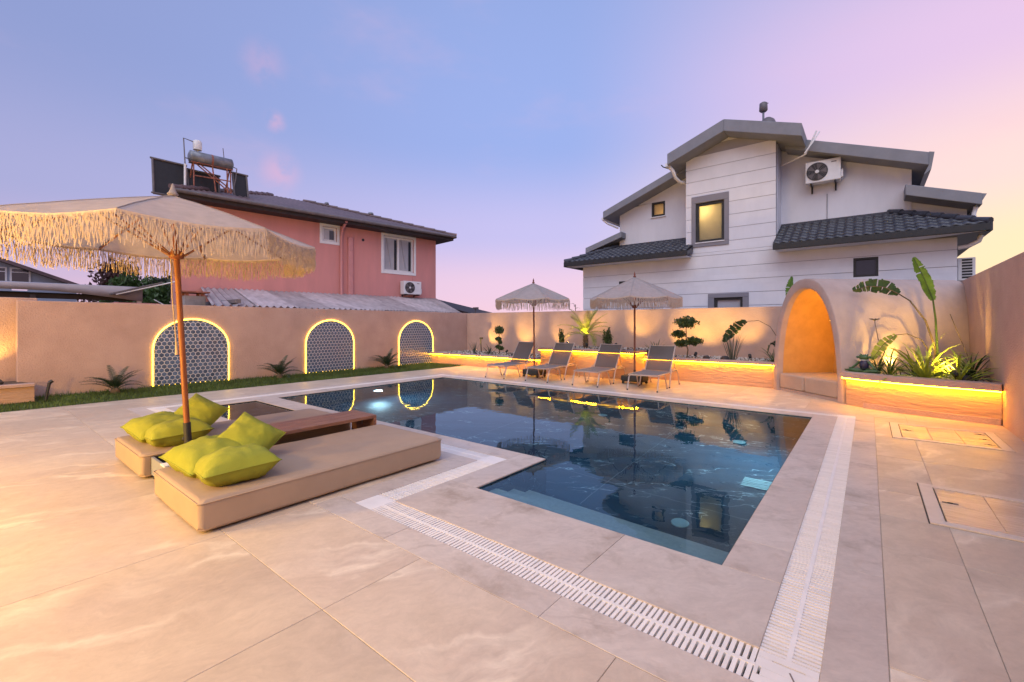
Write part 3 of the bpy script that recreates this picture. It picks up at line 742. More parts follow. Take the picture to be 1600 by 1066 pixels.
pB, oB = planter('lit peach planter box between the tall planter section and the niche', ([(-4.41, 10.87), (-2.05, 10.87), (-1.75, 10.86), (-1.50, 10.80)], [(-.9, YB), (-4.41, YB)]), .49, .065, .48, True)
MB().tube([(-4.375, 10.24, .645), (-4.375, 10.86, .645)], .008, 6).build('led_strip', M_ledp, pM, org=oM)
MB().box((-4.42, 10.2, .651), (-4.362, 10.86, .72)).build('cap', M_plaster, pM, org=oM)
MB().box((-12.09, 10.45, .331), (-12.04, 10.5, .39))
fr = [(-.30, 9.42), (-.05, 9.21), (.33, 9.02), (.88, 8.86), (1.395, 8.74)]
pR, oR = planter('lit peach planter with curved front, to one side of the niche opening', (fr, [(1.395, 12.2), (.9, 11.4), (.35, 10.2)]), .46, .10, .46, True, over=.095, led=M_ledr)
bb = MB(); fr2 = [(p[0] - .02, p[1] - .03) for p in fr[1:]]; bb.prism(fr2 + [(1.395, 8.8), (.9, 9.0), (.35, 9.1)], (0, .085), 'z'); fix_normals(bb.build('plinth', M_plaster, pR, org=oR))
pL, oL = planter('small peach planter box with a lit spotlight under the far lawn wall', ([(-11.42, -2.0), (-11.42, .84)], [(-12.40, .66), (-12.40, -2.0)]), .27, .055, .27, False, over=.04)
for (pt, og, n, fn, z) in ((pA, oA, 700, lambda: (rnd.uniform(-12.0, -7.25), rnd.uniform(10.65, 12.25)), .37), (pM, oM, 450, lambda: (rnd.uniform(-7.15, -4.5), rnd.uniform(10.4, 12.25)), .69),
                          (pB, oB, 450, lambda: (rnd.uniform(-4.35, -1.5), rnd.uniform(11.03, 12.25)), .53), (pR, oR, 700, lambda: (lambda a: (a, 9.55 - .38 * a + rnd.random() ** 1.6 * 1.3))(rnd.uniform(-.05, 1.35)), .50)):
    pebbles(n, (lambda f=fn, o=og: (lambda q: (q[0] - o[0], q[1] - o[1]))(f())), z, .028, M_pebble, pt)
RL = ['dark rock on the planter under the tall wall, by the first agave', 'dark rock between topiary and first lounger', 'dark rock behind the third lounger', 'dark rock beside the cloud topiary', 'dark rock beside the upright snake plant', 'dark rock by the grass at the wall end of the curved planter', 'dark rock beside the spotlight in the lawn planter', 'small brown stone in front of the spider plant']
for i, (x, y, z, s) in enumerate(((-10.35, 10.9, .37, .07), (-8.7, 10.9, .37, .08), (-7.0, 11.0, .70, .10), (-3.02, 11.2, .53, .09), (-2.62, 11.2, .53, .10), (1.12, 9.35, .50, .11), (-11.8, .42, .31, .10), (.82, 9.2, .50, .06))):
    m = MB(); m.ball((0, 0, 0), (s, s * .8, s * .62), 10)
    m.v = [tuple(Vector(v) * (1 + .35 * mnoise.noise(Vector(v) * 14 + Vector((i * 3, 0, 0))))) for v in m.v]
    tag(m.build('rock', M_rock, None, (x, y, z + s * .35), (0, 0, i)), RL[i], 'rock', 'rocks in the planters')

# garden spotlights
SPL = []
def spot(x, y, z, aim, energy, label, ang=64, col=(1, .60, .10)):
    t = thing('garden_spotlight', label, 'spotlight', (x, y, z), group='spotlights in the planters')
    a = Vector(aim).normalized(); q = a.to_track_quat('Z', 'Y').to_matrix().to_4x4()
    MB().tube([(0, 0, -.03), (0, 0, .06)], .007, 6).build('stake', M_black, t)
    m = MB(); m.lathe([(.020, -.045), (.034, -.035), (.036, .05), (.033, .05)], 14, (0, 0, .095), q); m.build('body', M_blackpl, t)
    m = MB(); m.lathe([(.031, .0505), (.029, .053)], 14, (0, 0, .095), q); m.build('lens', M_lens, t)
    lamp_light('beam', 'SPOT', tuple(a * .062 + Vector((0, 0, .095))), energy * 2.3, col, t, a, .03, ang, .85)
    return t
spot(-11.0, 11.55, .37, (.35, .75, .65), 32, 'spotlight nearest the wall corner, behind the thin stems')
spot(-9.42, 11.45, .37, (.18, .8, .7), 30, 'spotlight at the foot of the small pom-pom topiary')
spot(-8.0, 11.6, .37, (.2, .7, .75), 18, 'spotlight behind the first lounger')
spot(-7.0, 11.35, .70, (.35, .6, .75), 30, 'spotlight beside the first columnar shrub', 85)
spot(-6.15, 11.0, .70, (-.38, .35, .9), 32, 'spotlight aimed up at the potted palm', 60)
spot(-5.45, 11.35, .70, (.32, .75, .62), 32, 'spotlight beside the second columnar shrub')
spot(-4.35, 11.55, .53, (.45, .7, .62), 28, 'spotlight behind the broad agave')
spot(-3.32, 11.35, .53, (.06, .75, .70), 36, 'black spotlight beside the cloud topiary', 80)
spot(-2.12, 11.35, .53, (-.25, .75, .65), 30, 'black spotlight beside the upright snake plant')
spot(1.00, 9.22, .53, (-.45, .45, .55), 80, 'bright spotlight among the spider plants', 165)
spot(.42, 9.95, .50, (-.50, .62, .60), 26, 'small spotlight aimed at the rounded alcove behind the frog figurine', 80)
spot(-12.12, .22, .31, (-.25, .25, .95), 26, 'spotlight in the small lawn planter', 80)

# ------------------------------------------------------------------ arched niche with cushions
ang = R(-45.7)
NC = Vector((-.955, 10.095, 0))
niche = thing('garden_niche', 'rounded peach alcove with glowing orange interior at the garden corner', 'alcove', NC, ang)
def arch_prof(hw, h, n=28, p=2.35, z0=0):
    pts = []
    for k in range(n + 1):
        t = math.pi * k / n; c, s = math.cos(t), math.sin(t)
        pts.append((-hw * math.copysign(abs(c) ** (2 / p), c), max(z0, h * abs(s) ** (2 / p))))
    return pts
def shell(outer, inner, y0, y1, r=.012):
    m = MB(); n = len(outer)
    secs = [(outer, y0 + r, 0), (outer, y1, 0), (inner, y1, 0), (inner, y0 + r, 0)]
    vs = []
    def ring(pts, y): return [(p[0], y, p[1]) for p in pts]
    mid = lambda f: [(o[0] + (i_[0] - o[0]) * f, o[1] + (i_[1] - o[1]) * f) for o, i_ in zip(outer, inner)]
    rings = [ring(outer, y1), ring(outer, y0 + r), ring(mid(.08), y0 + r * .3), ring(mid(.22), y0), ring(mid(.78), y0), ring(mid(.92), y0 + r * .3), ring(inner, y0 + r), ring(inner, y1)]
    for g_ in rings: vs += g_
    fs = [(a * n + k, a * n + k + 1, (a + 1) * n + k + 1, (a + 1) * n + k) for a in range(len(rings) - 1) for k in range(n - 1)]
    m.add(vs, fs, True); return m
LN = 3.0
fix_normals(shell(arch_prof(.875, 2.23), arch_prof(.752, 2.04), 0, LN).build('vault', M_niche, niche))
m = MB(); pr = arch_prof(.750, 2.038); n = len(pr); depth = 1.25
m.add([(p[0], .12, p[1]) for p in pr] + [(p[0], depth, p[1]) for p in pr], [(k, k + 1, n + k + 1, n + k) for k in range(n - 1)], True)
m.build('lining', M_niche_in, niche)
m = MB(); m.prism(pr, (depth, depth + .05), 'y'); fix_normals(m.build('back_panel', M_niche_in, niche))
m = MB(); m.prism(arch_prof(.87, 2.225), (LN - .05, LN), 'y'); fix_normals(m.build('end_wall', M_niche, niche))
m = MB(); m.box((-.745, .05, 0), (.745, depth - .01, .055)); m.build('seat_base', M_niche, niche)
lamp = MB(); lamp.box((.44, .14, 1.42), (.475, .30, 1.46)); lamp.build('lamp', M_ledy, niche)
lamp_light('niche_glow', 'POINT', (.40, .50, 1.50), 20, (1, .52, .07), niche, size=.05)
lamp_light('niche_glow', 'POINT', (.1, .75, .85), 4, (1, .52, .08), niche, size=.15)
CU = ['beige niche cushion at the lounger end of the alcove seat', 'beige niche cushion at the curved planter end of the alcove seat']
for k, (a, c) in enumerate(((-.742, -.070), (-.062, .740))):
    m = MB(); m.rbox((a, -.03, 0), (c, 1.15, .30), .030)
    o = m.build('seat_cushion', M_cushion, None); o.matrix_world = Matrix.Translation(NC) @ Matrix.Rotation(ang, 4, 'Z') @ Matrix.Translation((0, .06, .057))
    tag(o, CU[k], 'cushion', 'cushions in the niche'); bevel(o, .02)

# ------------------------------------------------------------------ parasols
def parasol(label, loc, Rr, zr, za, rot, fl, nstr, lean, base_z, polemat, group, hub_z, main=False):
    t = thing('parasol', label, 'parasol', loc, 0, group)
    top = Vector((lean[0], lean[1], za)); bot = Vector((0, 0, base_z))
    pr = .024 if main else .021
    ax = (top - bot).normalized()
    at = lambda z: bot + (top - bot) * ((z - base_z) / (za - base_z))
    MB().tube([at(base_z + (.26 if main else .1)), at(za - .02)], pr, 12).build('pole', polemat, t)
    MB().tube([bot, at(base_z + (.27 if main else .12))], pr + .006, 12).build('pole_sleeve', M_blackpl, t)
    if main:
        k = at(base_z + .12); MB().ball(k + Vector((-.035, -.02, 0)), .018, 8).build('knob', M_blackpl, t)
    # finial
    f = MB(); f.lathe([(.030, 0), (.045, .015), (.030, .035), (.020, .06), (.010, .10), (.002, .115)] if main else [(.03, 0), (.035, .02), (.015, .04), (.022, .06), (.006, .12), (.002, .13)], 12, tuple(top))
    f.build('finial', M_canvas if main else M_polered, t)
    cv = [Vector((top.x + Rr * math.cos(rot + R(45 * k)), top.y + Rr * math.sin(rot + R(45 * k)), zr)) for k in range(8)]
    m = MB(); NR, NA = 8, 6; fr_all = MB(); band = MB()
    rim = []
    for k in range(8):
        a, b_ = cv[k], cv[(k + 1) % 8]; vs = []
        for i in range(NR + 1):
            s = i / NR
            for j in range(NA + 1):
                u = j / NA; e_ = a.lerp(b_, u); p = top.lerp(e_, s)
                p.z += (.018 if main else .012) * Rr * math.sin(math.pi * s) * (.35 if s < .2 else .55) - .035 * math.sin(math.pi * u) * s * s
                p += Vector((0, 0, .004 * mnoise.noise(p * 6)))
                vs.append(p)
        w = NA + 1
        m.add(vs, [(i * w + j, (i + 1) * w + j, (i + 1) * w + j + 1, i * w + j + 1) for i in range(NR) for j in range(NA)], True)
        rim.append(vs[NR * w:])
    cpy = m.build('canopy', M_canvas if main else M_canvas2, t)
    for k in range(8):
        sm_ = [m.v[k * (NR + 1) * (NA + 1) + i * (NA + 1)] for i in range(NR + 1)]
        MB().tube([Vector(q_) + Vector((0, 0, .002)) for q_ in sm_], .0045 if main else .004, 5).build('seam', M_canvas if main else M_canvas2, t)
    # fringe: a knotted top band and hanging cords, one part per side
    for k in range(8):
        q = MB(); e_ = rim[k]
        def rp(u):
            x = u * NA; i = min(int(x), NA - 1); return e_[i].lerp(e_[i + 1], x - i)
        outw = ((e_[0] + e_[-1]) / 2 - top); outw.z = 0; outw.normalize(); tn = (e_[-1] - e_[0]).normalized()
        hb = .028
        vs = []
        for j in range(NA + 1): p = rp(j / NA); vs += [p + outw * .002, p + outw * .004 - Vector((0, 0, hb))]
        q.add(vs, [(2 * j, 2 * j + 1, 2 * j + 3, 2 * j + 2) for j in range(NA)])
        for s in range(nstr):
            u = (s + rnd.uniform(.1, .9)) / nstr; p = rp(u); L_ = fl * rnd.uniform(.80, 1.05); wv = rnd.uniform(-1, 1) * .006; ph = rnd.uniform(0, 6)
            drift = rnd.gauss(0, .007); n_ = 5 if main else 3; wd = (.0034 if main else .0062) * rnd.uniform(.8, 1.25)
            pts = [p + outw * (.004 + .006 * math.sin(ph + i * 2)) + tn * (drift * i / n_ + wv * math.sin(ph + i * 1.7)) - Vector((0, 0, hb * .5 + L_ * i / n_)) for i in range(n_ + 1)]
            q.tube(pts, [wd] * n_ + [wd * .8], 3, cap=False, smooth=False)
            if main and s % 4 == 0:   # crossing cords of the knotted net
                p2 = rp(min(1, max(0, u + rnd.choice((-1, 1)) * .030)))
                q.tube([p + outw * .006 - Vector((0, 0, hb)), (p + p2) / 2 - Vector((0, 0, hb + L_ * .16)), p2 + outw * .006 - Vector((0, 0, hb + L_ * .34))], .0036, 3, cap=False, smooth=False)
        tag(q.build('fringe', M_fringe, t), kind='stuff')
    # ribs, struts, hub
    hub = at(hub_z)
    h_ = MB(); h_.lathe([(pr + .004, -.03), (pr + .034, -.02), (pr + .038, .02), (pr + .012, .05)], 12, tuple(hub)); h_.build('hub', polemat if main else M_polered, t)
    wmat = M_wood if main else M_polered
    for k in range(8):
        c = cv[k]; d = c - top
        r0 = top + Vector((0, 0, -.035)); r1 = top + d * .985 + Vector((0, 0, -.022)); mid = top + d * .5 + Vector((0, 0, .055 * Rr * .5 - .030))
        MB().tube([r0, mid, r1], .0095 if main else .008, 5).build('rib', wmat, t)
        MB().tube([hub + Vector((d.x, d.y, 0)).normalized() * (pr + .03), top + d * .47 + Vector((0, 0, -.005))], .0095 if main else .008, 5).build('strut', wmat, t)
    if main:
        MB().tube([at(zr - .15) + Vector((-.05, -.03, 0)), at(1.6) + Vector((-.06, -.035, 0)), at(1.2) + Vector((-.045, -.03, 0))], .005, 5).build('cord', M_fringe, t)
        MB().tube([at(1.2) + Vector((-.045, -.03, 0)), at(1.08) + Vector((-.045, -.03, 0))], [.008, .016], 6).build('tassel', M_fringe, t)
    else:
        b_ = MB(); b_.rbox((-.26, -.2, .06), (.26, .2, .20), .03); b_.build('base', M_blackpl, t)
        for sx in (-1, 1):
            for sy in (-1, 1):
                c_ = MB(); c_.lathe([(.032, -.014), (.036, 0), (.032, .014)], 10, (sx * .21, sy * .16, .036), Matrix.Rotation(R(90), 4, 'X')); c_.build('caster', M_blackpl, t)
    return t
GP = 'fringed parasols beside the pool'
parasol('large cream fringed parasol on an orange wooden pole between the daybeds', (-4.78, 1.30, 0), 1.17, 2.12, 2.51, R(-6 + 22.5), .215, 100, (-.11, -.09), .20, M_pole, GP, 1.97, True)
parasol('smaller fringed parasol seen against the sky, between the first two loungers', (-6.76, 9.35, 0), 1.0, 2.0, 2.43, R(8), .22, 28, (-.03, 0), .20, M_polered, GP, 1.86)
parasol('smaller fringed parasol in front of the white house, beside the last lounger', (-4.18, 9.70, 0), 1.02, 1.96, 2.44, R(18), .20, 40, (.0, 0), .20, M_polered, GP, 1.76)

# ------------------------------------------------------------------ daybeds, tray, bench, pillows
def daybed(label, x0, x1, y0, y1):
    cx = (x0 + x1) / 2
    t = thing('daybed', label, 'daybed', (cx, (y0 + y1) / 2, 0), group='beige daybeds')
    hx, hy = (x1 - x0) / 2, (y1 - y0) / 2
    m = MB(); m.rbox((-hx, -hy, .018), (hx, hy, .225), .026); sag(bevel(m.build('mattress', M_bed, t), .014, 3), .006, .35)
    s = MB()
    pth = [(-hx - .001, -hy + .02, .207), (-hx + .02, -hy - .001, .207), (hx - .02, -hy - .001, .207), (hx + .001, -hy + .02, .207), (hx + .001, hy - .02, .207), (hx - .02, hy + .001, .207), (-hx + .02, hy + .001, .207), (-hx - .001, hy - .02, .207), (-hx - .001, -hy + .02, .207)]
    s.tube(pth, .0045, 5).build('piping', M_bed, t)
    for sx in (-1, 1):
        for sy in (-1, 1): MB().box((sx * (hx - .1) - .03, sy * (hy - .1) - .03, 0), (sx * (hx - .1) + .03, sy * (hy - .1) + .03, .018)).build('foot', M_blackpl, t)
    return t
daybed('beige daybed beside the pool grating, nearest the pool, with three lime pillows', -4.35, -3.31, .95, 3.02)
daybed('beige daybed on the lawn side of the large parasol, with three lime pillows', -5.90, -4.90, .98, 3.0)
t = thing('tray_base', 'dark metal tray holding the large parasol pole between the daybeds', 'parasol base', (-4.625, 1.45, 0))
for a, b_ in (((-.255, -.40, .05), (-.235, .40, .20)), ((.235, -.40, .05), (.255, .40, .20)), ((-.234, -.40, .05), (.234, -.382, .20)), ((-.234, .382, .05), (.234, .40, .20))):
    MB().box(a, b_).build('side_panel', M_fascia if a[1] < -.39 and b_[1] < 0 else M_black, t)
MB().box((-.234, -.381, .05), (.234, .381, .065)).build('tray_floor', M_black, t)
MB().lathe([(.10, .066), (.10, .12), (.045, .14), (.045, .20)], 14, (-.155, -.15, 0)).build('socket', M_black, t)
MB().box((.06, -.405, .19), (.17, -.28, .203)).build('label_plate', M_pvc, t)
for sx in (-1, 1):
    for sy in (-1, 1):
        MB().lathe([(.022, -.012), (.026, 0), (.022, .012)], 10, (sx * .2, sy * .37, .026), Matrix.Rotation(R(90), 4, 'Y')).build('caster', M_blackpl, t)
t = thing('low_bench', 'low red-brown wooden bench table between the two daybeds', 'bench', (-4.63, 2.40, 0))
hx = .235
for k in range(3):
    w_ = 2 * hx / 3; m = MB(); m.box((-hx + k * w_ + .002, -.60, .285), (-hx + (k + 1) * w_ - .002, .60, .32)); bevel(m.build('plank', M_wood, t), .003)
for sy in (-1, 1):
    y0 = .565 if sy > 0 else -.60
    m = MB(); m.box((-hx + .003, y0, 0), (hx - .003, y0 + .035, .284)); bevel(m.build('end_panel', M_wood, t), .003)
m = MB(); m.box((-hx + .02, -.55, .245), (hx - .02, -.53, .284)); m.build('rail', M_wood, t)
m = MB(); m.box((-.005, .56, .19), (.005, .5645, .24)); m.build('bracket', M_steel, t)

def pillow_mesh(seed, W=.50, H=.44, T=.125):
    m = MB(); n = 22; vs = []
    r_ = random.Random(seed); off = Vector((seed * 3.1, seed * 1.7, 0))
    for sgn in (1, -1):
        for i in range(n + 1):
            for j in range(n + 1):
                u, v = -1 + 2 * i / n, -1 + 2 * j / n
                e_ = max(0, (1 - abs(u) ** 3.0)) ** .6 * max(0, (1 - abs(v) ** 3.0)) ** .6
                pin = 1 - .045 * (1 - abs(u) ** 2) * abs(v) ** 3; pin2 = 1 - .045 * (1 - abs(v) ** 2) * abs(u) ** 3
                x, y = u * W / 2 * pin2, v * H / 2 * pin
                wr = mnoise.noise(Vector((u * 2.2, v * 2.2, sgn)) + off) * .020 + mnoise.noise(Vector((u * 6, v * 6, sgn)) + off) * .006 * (1 + 1.5 * max(abs(u), abs(v)))
                z = sgn * (T * e_) + wr * min(1, e_ * 2)
                vs.append((x, y, z))
    w = n + 1; k0 = w * w
    fs = [(i * w + j, (i + 1) * w + j, (i + 1) * w + j + 1, i * w + j + 1) for i in range(n) for j in range(n)]
    fs += [(k0 + i * w + j, k0 + i * w + j + 1, k0 + (i + 1) * w + j + 1, k0 + (i + 1) * w + j) for i in range(n) for j in range(n)]
    m.add(vs, fs, True)
    edge = [(i, 0) for i in range(n)] + [(n, j) for j in range(n)] + [(i, n) for i in range(n, 0, -1)] + [(0, j) for j in range(n, 0, -1)]
    pth = [Vector(vs[i * w + j]) * 1.006 for i, j in edge]; pth.append(pth[0])
    m.tube(pth, .004, 5, cap=False)
    return m
PL = [('lime pillow lying flat at the outer front edge of the near daybed', (-3.66, 1.28, .315), (R(3), R(-7), R(-7))),
      ('lime pillow lying flat beside the tray on the near daybed, partly under another', (-4.08, 1.25, .310), (R(4), R(5), R(6))),
      ('lime pillow leaning upright behind the flat pair on the near daybed', (-4.03, 1.50, .385), (Matrix.Rotation(R(66), 3, 'Z') @ Matrix.Rotation(R(46), 3, 'X') @ Matrix.Rotation(R(52), 3, 'Z')).to_euler()),
      ('lime pillow lying flat beside the parasol pole on the far daybed', (-5.20, 1.32, .312), (R(3), R(-6), R(-4))),
      ('lime pillow lying flat at the outer lawn edge of the far daybed', (-5.60, 1.28, .310), (R(3), R(6), R(5))),
      ('lime pillow leaning upright behind the flat pair on the far daybed', (-5.60, 1.60, .385), (Matrix.Rotation(R(66), 3, 'Z') @ Matrix.Rotation(R(46), 3, 'X') @ Matrix.Rotation(R(54), 3, 'Z')).to_euler())]
for i, (lb, loc, rt) in enumerate(PL):
    tag((pillow_mesh(i + 1, .42, .40, .105) if i % 3 == 2 else pillow_mesh(i + 1, .54, .48)).build('pillow', M_pillow, None, loc, rt), lb, 'pillow', 'lime pillows on the daybeds')

# ------------------------------------------------------------------ sun loungers
def make_lounger():
    t = thing('sun_lounger', None, 'sun lounger', (0, 0, 0), 0, 'taupe sling loungers along the pool')
    r = .0135
    for sx in (-1, 1):
        X = sx * .30
        MB().tube([(X, .02, .315), (X, .10, .325), (X, .6, .325), (X, 1.42, .325)], r, 7).build('side_rail', M_frame, t)
        MB().tube([(X * 1.03, -.02, .0), (X * 1.02, .07, .27), (X * 1.01, .13, .315), (X, .30, .318), (X * 1.01, .44, .31), (X * 1.02, .52, .25), (X * 1.03, .62, .0)], r, 7).build('leg', M_frame, t)
        MB().tube([(X * 1.08, .74, .0), (X * 1.07, .84, .27), (X * 1.06, .90, .345), (X * 1.05, 1.0, .37), (X * 1.05, 1.22, .37), (X * 1.06, 1.33, .33), (X * 1.07, 1.40, .24), (X * 1.08, 1.50, .0)], r, 7).build('leg', M_frame, t)
        MB().tube([(X * .93, .96, .335), (X * .93, 1.34, .88)], r, 7).build('back_rail', M_frame, t)
        MB().tube([(X * .90, 1.20, .68), (X * .92, 1.36, .33)], .008, 6).build('prop', M_frame, t)
        for (fy) in (-.02, .62, .74, 1.50):
            k = 1.03 if fy < .7 else 1.08
            MB().lathe([(.016, 0), (.017, .018), (.0145, .03)], 8, (X * k, fy, 0)).build('foot_cap', M_blackpl, t)
    MB().tube([(-.30, .03, .316), (.30, .03, .316)], r, 7).build('crossbar', M_frame, t)
    MB().tube([(-.30, 1.40, .322), (.30, 1.40, .322)], r * .8, 7).build('crossbar', M_frame, t)
    MB().tube([(-.28, 1.34, .88), (-.2, 1.341, .872), (0, 1.342, .868), (.2, 1.341, .872), (.28, 1.34, .88)], r * .8, 7).build('crossbar', M_frame, t)
    def sheet(p0, p1, hw, sag, nm, material):
        m = MB(); vs = []; N1, N2 = 10, 6; P0, P1 = Vector(p0), Vector(p1); nn = (P1 - P0).cross(Vector((1, 0, 0))).normalized()
        for i in range(N1 + 1):
            for j in range(N2 + 1):
                u = -1 + 2 * j / N2; p = P0.lerp(P1, i / N1) + Vector((u * hw, 0, 0)) + nn * (sag * (1 - u * u) * math.sin(math.pi * min(1, max(0, i / N1 * .9 + .05)))); vs.append(p)
        k0 = len(vs); vs += [p + nn * .003 for p in vs]
        w = N2 + 1; f = []
        for i in range(N1):
            for j in range(N2):
                q = (i * w + j, i * w + j + 1, (i + 1) * w + j + 1, (i + 1) * w + j); f += [q, tuple(k0 + a for a in q[::-1])]
        m.add(vs, f, True); return m.build(nm, material, t)
    sheet((0, .05, .335), (0, 1.0, .338), .285, .02, 'seat_sling', M_sling2)
    sheet((0, .97, .345), (0, 1.335, .872), .268, .012, 'back_sling', M_sling)
    return t
LG = ['taupe sling lounger at the end of the row nearest the lawn', 'second taupe sling lounger from the lawn, behind the dark parasol base on wheels', 'third taupe sling lounger from the lawn, in front of the second columnar shrub', 'taupe sling lounger at the end of the row nearest the arched niche']
lo = make_lounger()
for i, (x, y, a) in enumerate(((-7.36, 8.49, 0), (-6.13, 8.57, 2), (-4.86, 8.62, 1), (-3.59, 8.71, 3))):
    o = lo if i == 0 else copy_tree(lo)
    o.location = (x, y, 0); o.rotation_euler = (0, 0, R(a)); o['label'] = LG[i]

# ------------------------------------------------------------------ plants
def blade_mesh(L_, W, bend, seg=6, fold=.25, tip=.05):
    """a strap leaf growing along +Z, bending to +X"""
    m = MB(); vs = []; ang_ = 0; p = Vector((0, 0, 0))
    for i in range(seg + 1):
        s = i / seg; w = W * (1 - tip) * (math.sin(math.pi * min(1, .25 + s * .75)) ** .7 if s < 1 else 0) * .5 + W * .01
        nx = Vector((math.cos(ang_), 0, -math.sin(ang_)))
        vs += [p + Vector((0, -w, 0)) + nx * (-fold * w), p + nx * 0.0, p + Vector((0, w, 0)) + nx * (-fold * w)]
        ang_ += bend / seg * (0.4 + 1.2 * s)
        p = p + Vector((math.sin(ang_), 0, math.cos(ang_))) * (L_ / seg)
    f = []
    for i in range(seg):
        a = i * 3; f += [(a, a + 1, a + 4, a + 3), (a + 1, a + 2, a + 5, a + 4)]
    m.add(vs, f, True); return m
def blade_set(name, L_, W, bends, material):
    out = []
    for bnd in bends:
        me = blade_mesh(L_, W, R(bnd)).mesh(name); me.materials.append(material); out.append(me)
    return out
def tuft(name, label, cat, loc, n, meshes, tilt, scale, group=None, spread=.03, az=(0, 360)):
    t = thing(name, label, cat, loc, 0, group)
    for k in range(n):
        u = (k + .5) / n; a = R(az[0] + (az[1] - az[0]) * ((k * .618034) % 1)); tl = R(tilt[0] + (tilt[1] - tilt[0]) * u + rnd.gauss(0, 4))
        o = put(rnd.choice(meshes), 'leaf', t, (math.cos(a) * spread * u, math.sin(a) * spread * u, -.01))
        o.rotation_euler = (Matrix.Rotation(a, 3, 'Z') @ Matrix.Rotation(tl, 3, 'Y') @ Matrix.Rotation(rnd.uniform(-.6, .6), 3, 'Z')).to_euler()
        s = scale * rnd.uniform(.75, 1.1); o.scale = (s, s, s)
    return t
B_agave = blade_set('leaf', .42, .030, (15, 28, 40), M_leaf)
B_agave_d = blade_set('leaf', .40, .022, (10, 25, 35), M_darkgr)
B_sans = blade_set('leaf', .60, .022, (5, 10, 18), M_sage)
B_spid = blade_set('leaf', .80, .034, (50, 85, 120), M_lime)
B_spid_g = blade_set('leaf', .62, .028, (55, 85, 105), M_leaf)
B_dark = blade_set('leaf', .60, .026, (30, 55, 70), M_darkgr)
GA = 'strap-leaved plants in the planters'
tuft('upright_plant', 'thin dark stems of an upright plant at the wall corner', 'plant', (-10.75, 11.3, .37), 12, B_sans, (4, 24), .75, GA)
tuft('agave', 'small dark spiky agave between the corner spotlight and the pom-pom topiary', 'agave', (-9.95, 11.2, .37), 26, B_agave_d, (8, 66), .95, GA)
tuft('agave', 'slim upright agave behind the first lounger', 'agave', (-8.25, 11.2, .37), 14, B_sans, (4, 28), .80, GA)
tuft('agave', 'broad spiky agave lit from behind, beside the thin parasol near the white house', 'agave', (-4.26, 11.25, .53), 26, B_agave, (6, 62), 1.18, GA)
tuft('snake_plant', 'upright snake plant lit from behind under the drooping dark leaf', 'plant', (-2.48, 11.3, .53), 30, B_sans, (2, 22), 1.02, GA, .09)
tuft('spider_plant', 'small leafy clump at the foot of the niche', 'plant', (-1.62, 11.2, .53), 24, B_spid_g, (10, 70), .75, GA)
tuft('spider_plant', 'bright yellow-green spider plant in the middle of the curved planter', 'plant', (.68, 9.28, .50), 40, B_spid, (4, 62), 1.05, GA)
tuft('spider_plant', 'spider plant beside the frog figurine', 'plant', (.27, 9.62, .50), 30, B_spid_g, (6, 66), .95, GA)
tuft('spider_plant', 'yellow-green spider plant beside the bright spotlight', 'plant', (1.05, 9.30, .50), 26, B_spid, (8, 66), .95, GA)
tuft('dark_grass_plant', 'dark strap-leaved plant in the wall corner of the curved planter', 'plant', (1.22, 9.65, .50), 34, B_dark, (5, 66), 1.05, GA)
tuft('dark_grass_plant', 'dark strap-leaved plant behind the middle spider plant', 'plant', (.58, 9.85, .50), 24, B_dark, (5, 60), .85, GA)
tuft('dark_grass_plant', 'low dark leafy plant behind the frog figurine', 'plant', (.12, 9.75, .50), 16, B_dark, (5, 50), .8, GA)
tuft('upright_plant', 'purple-brown upright leaves between spider plants and banana stems', 'plant', (.62, 9.6, .50), 7, B_sans, (2, 12), .85, GA)
# cycads on the lawn
def frond_mesh(L_, nl, ll, bend, wl=.008, rise=.6, droop=.25):
    m = MB(); pts = []; a = 0; p = Vector((0, 0, 0)); seg = 10
    for i in range(seg + 1):
        pts.append((p.copy(), a)); a += bend / seg; p = p + Vector((math.sin(a), 0, math.cos(a))) * (L_ / seg)
    m.tube([q for q, _ in pts], [.007 * (1 - .8 * i / seg) for i in range(seg + 1)], 4, cap=False)
    for k in range(nl):
        s = .14 + .86 * k / (nl - 1); x = s * seg; i = min(int(x), seg - 1); q = pts[i][0].lerp(pts[i + 1][0], x - i); a = pts[i][1]
        d = Vector((math.sin(a), 0, math.cos(a))); up = Vector((-math.cos(a), 0, math.sin(a)))
        l = ll * (math.sin(math.pi * (.15 + .8 * s)) ** .6) * rnd.uniform(.85, 1.1)
        for sg in (-1, 1):
            dir_ = (d * rise + Vector((0, sg, 0)) + up * rnd.uniform(.05, .35)).normalized()
            w = d * wl; tip_ = q + dir_ * l - Vector((0, 0, droop * l * .3))
            mid_ = q + dir_ * l * .5
            m.add([q - w, q + w, mid_ + w * .9, tip_, mid_ - w * .9], [(0, 1, 2, 4), (4, 2, 3)])
    return m
F_cyc = []
for bnd in (45, 65, 85):
    me = frond_mesh(.62, 30, .11, R(bnd), .006).mesh('frond'); me.materials.append(M_darkgr); F_cyc.append(me)
CY = ['dark cycad on the lawn between the planter box and the first arch', 'dark cycad on the lawn between the first and second arches', 'dark cycad on the lawn in front of the third arch']
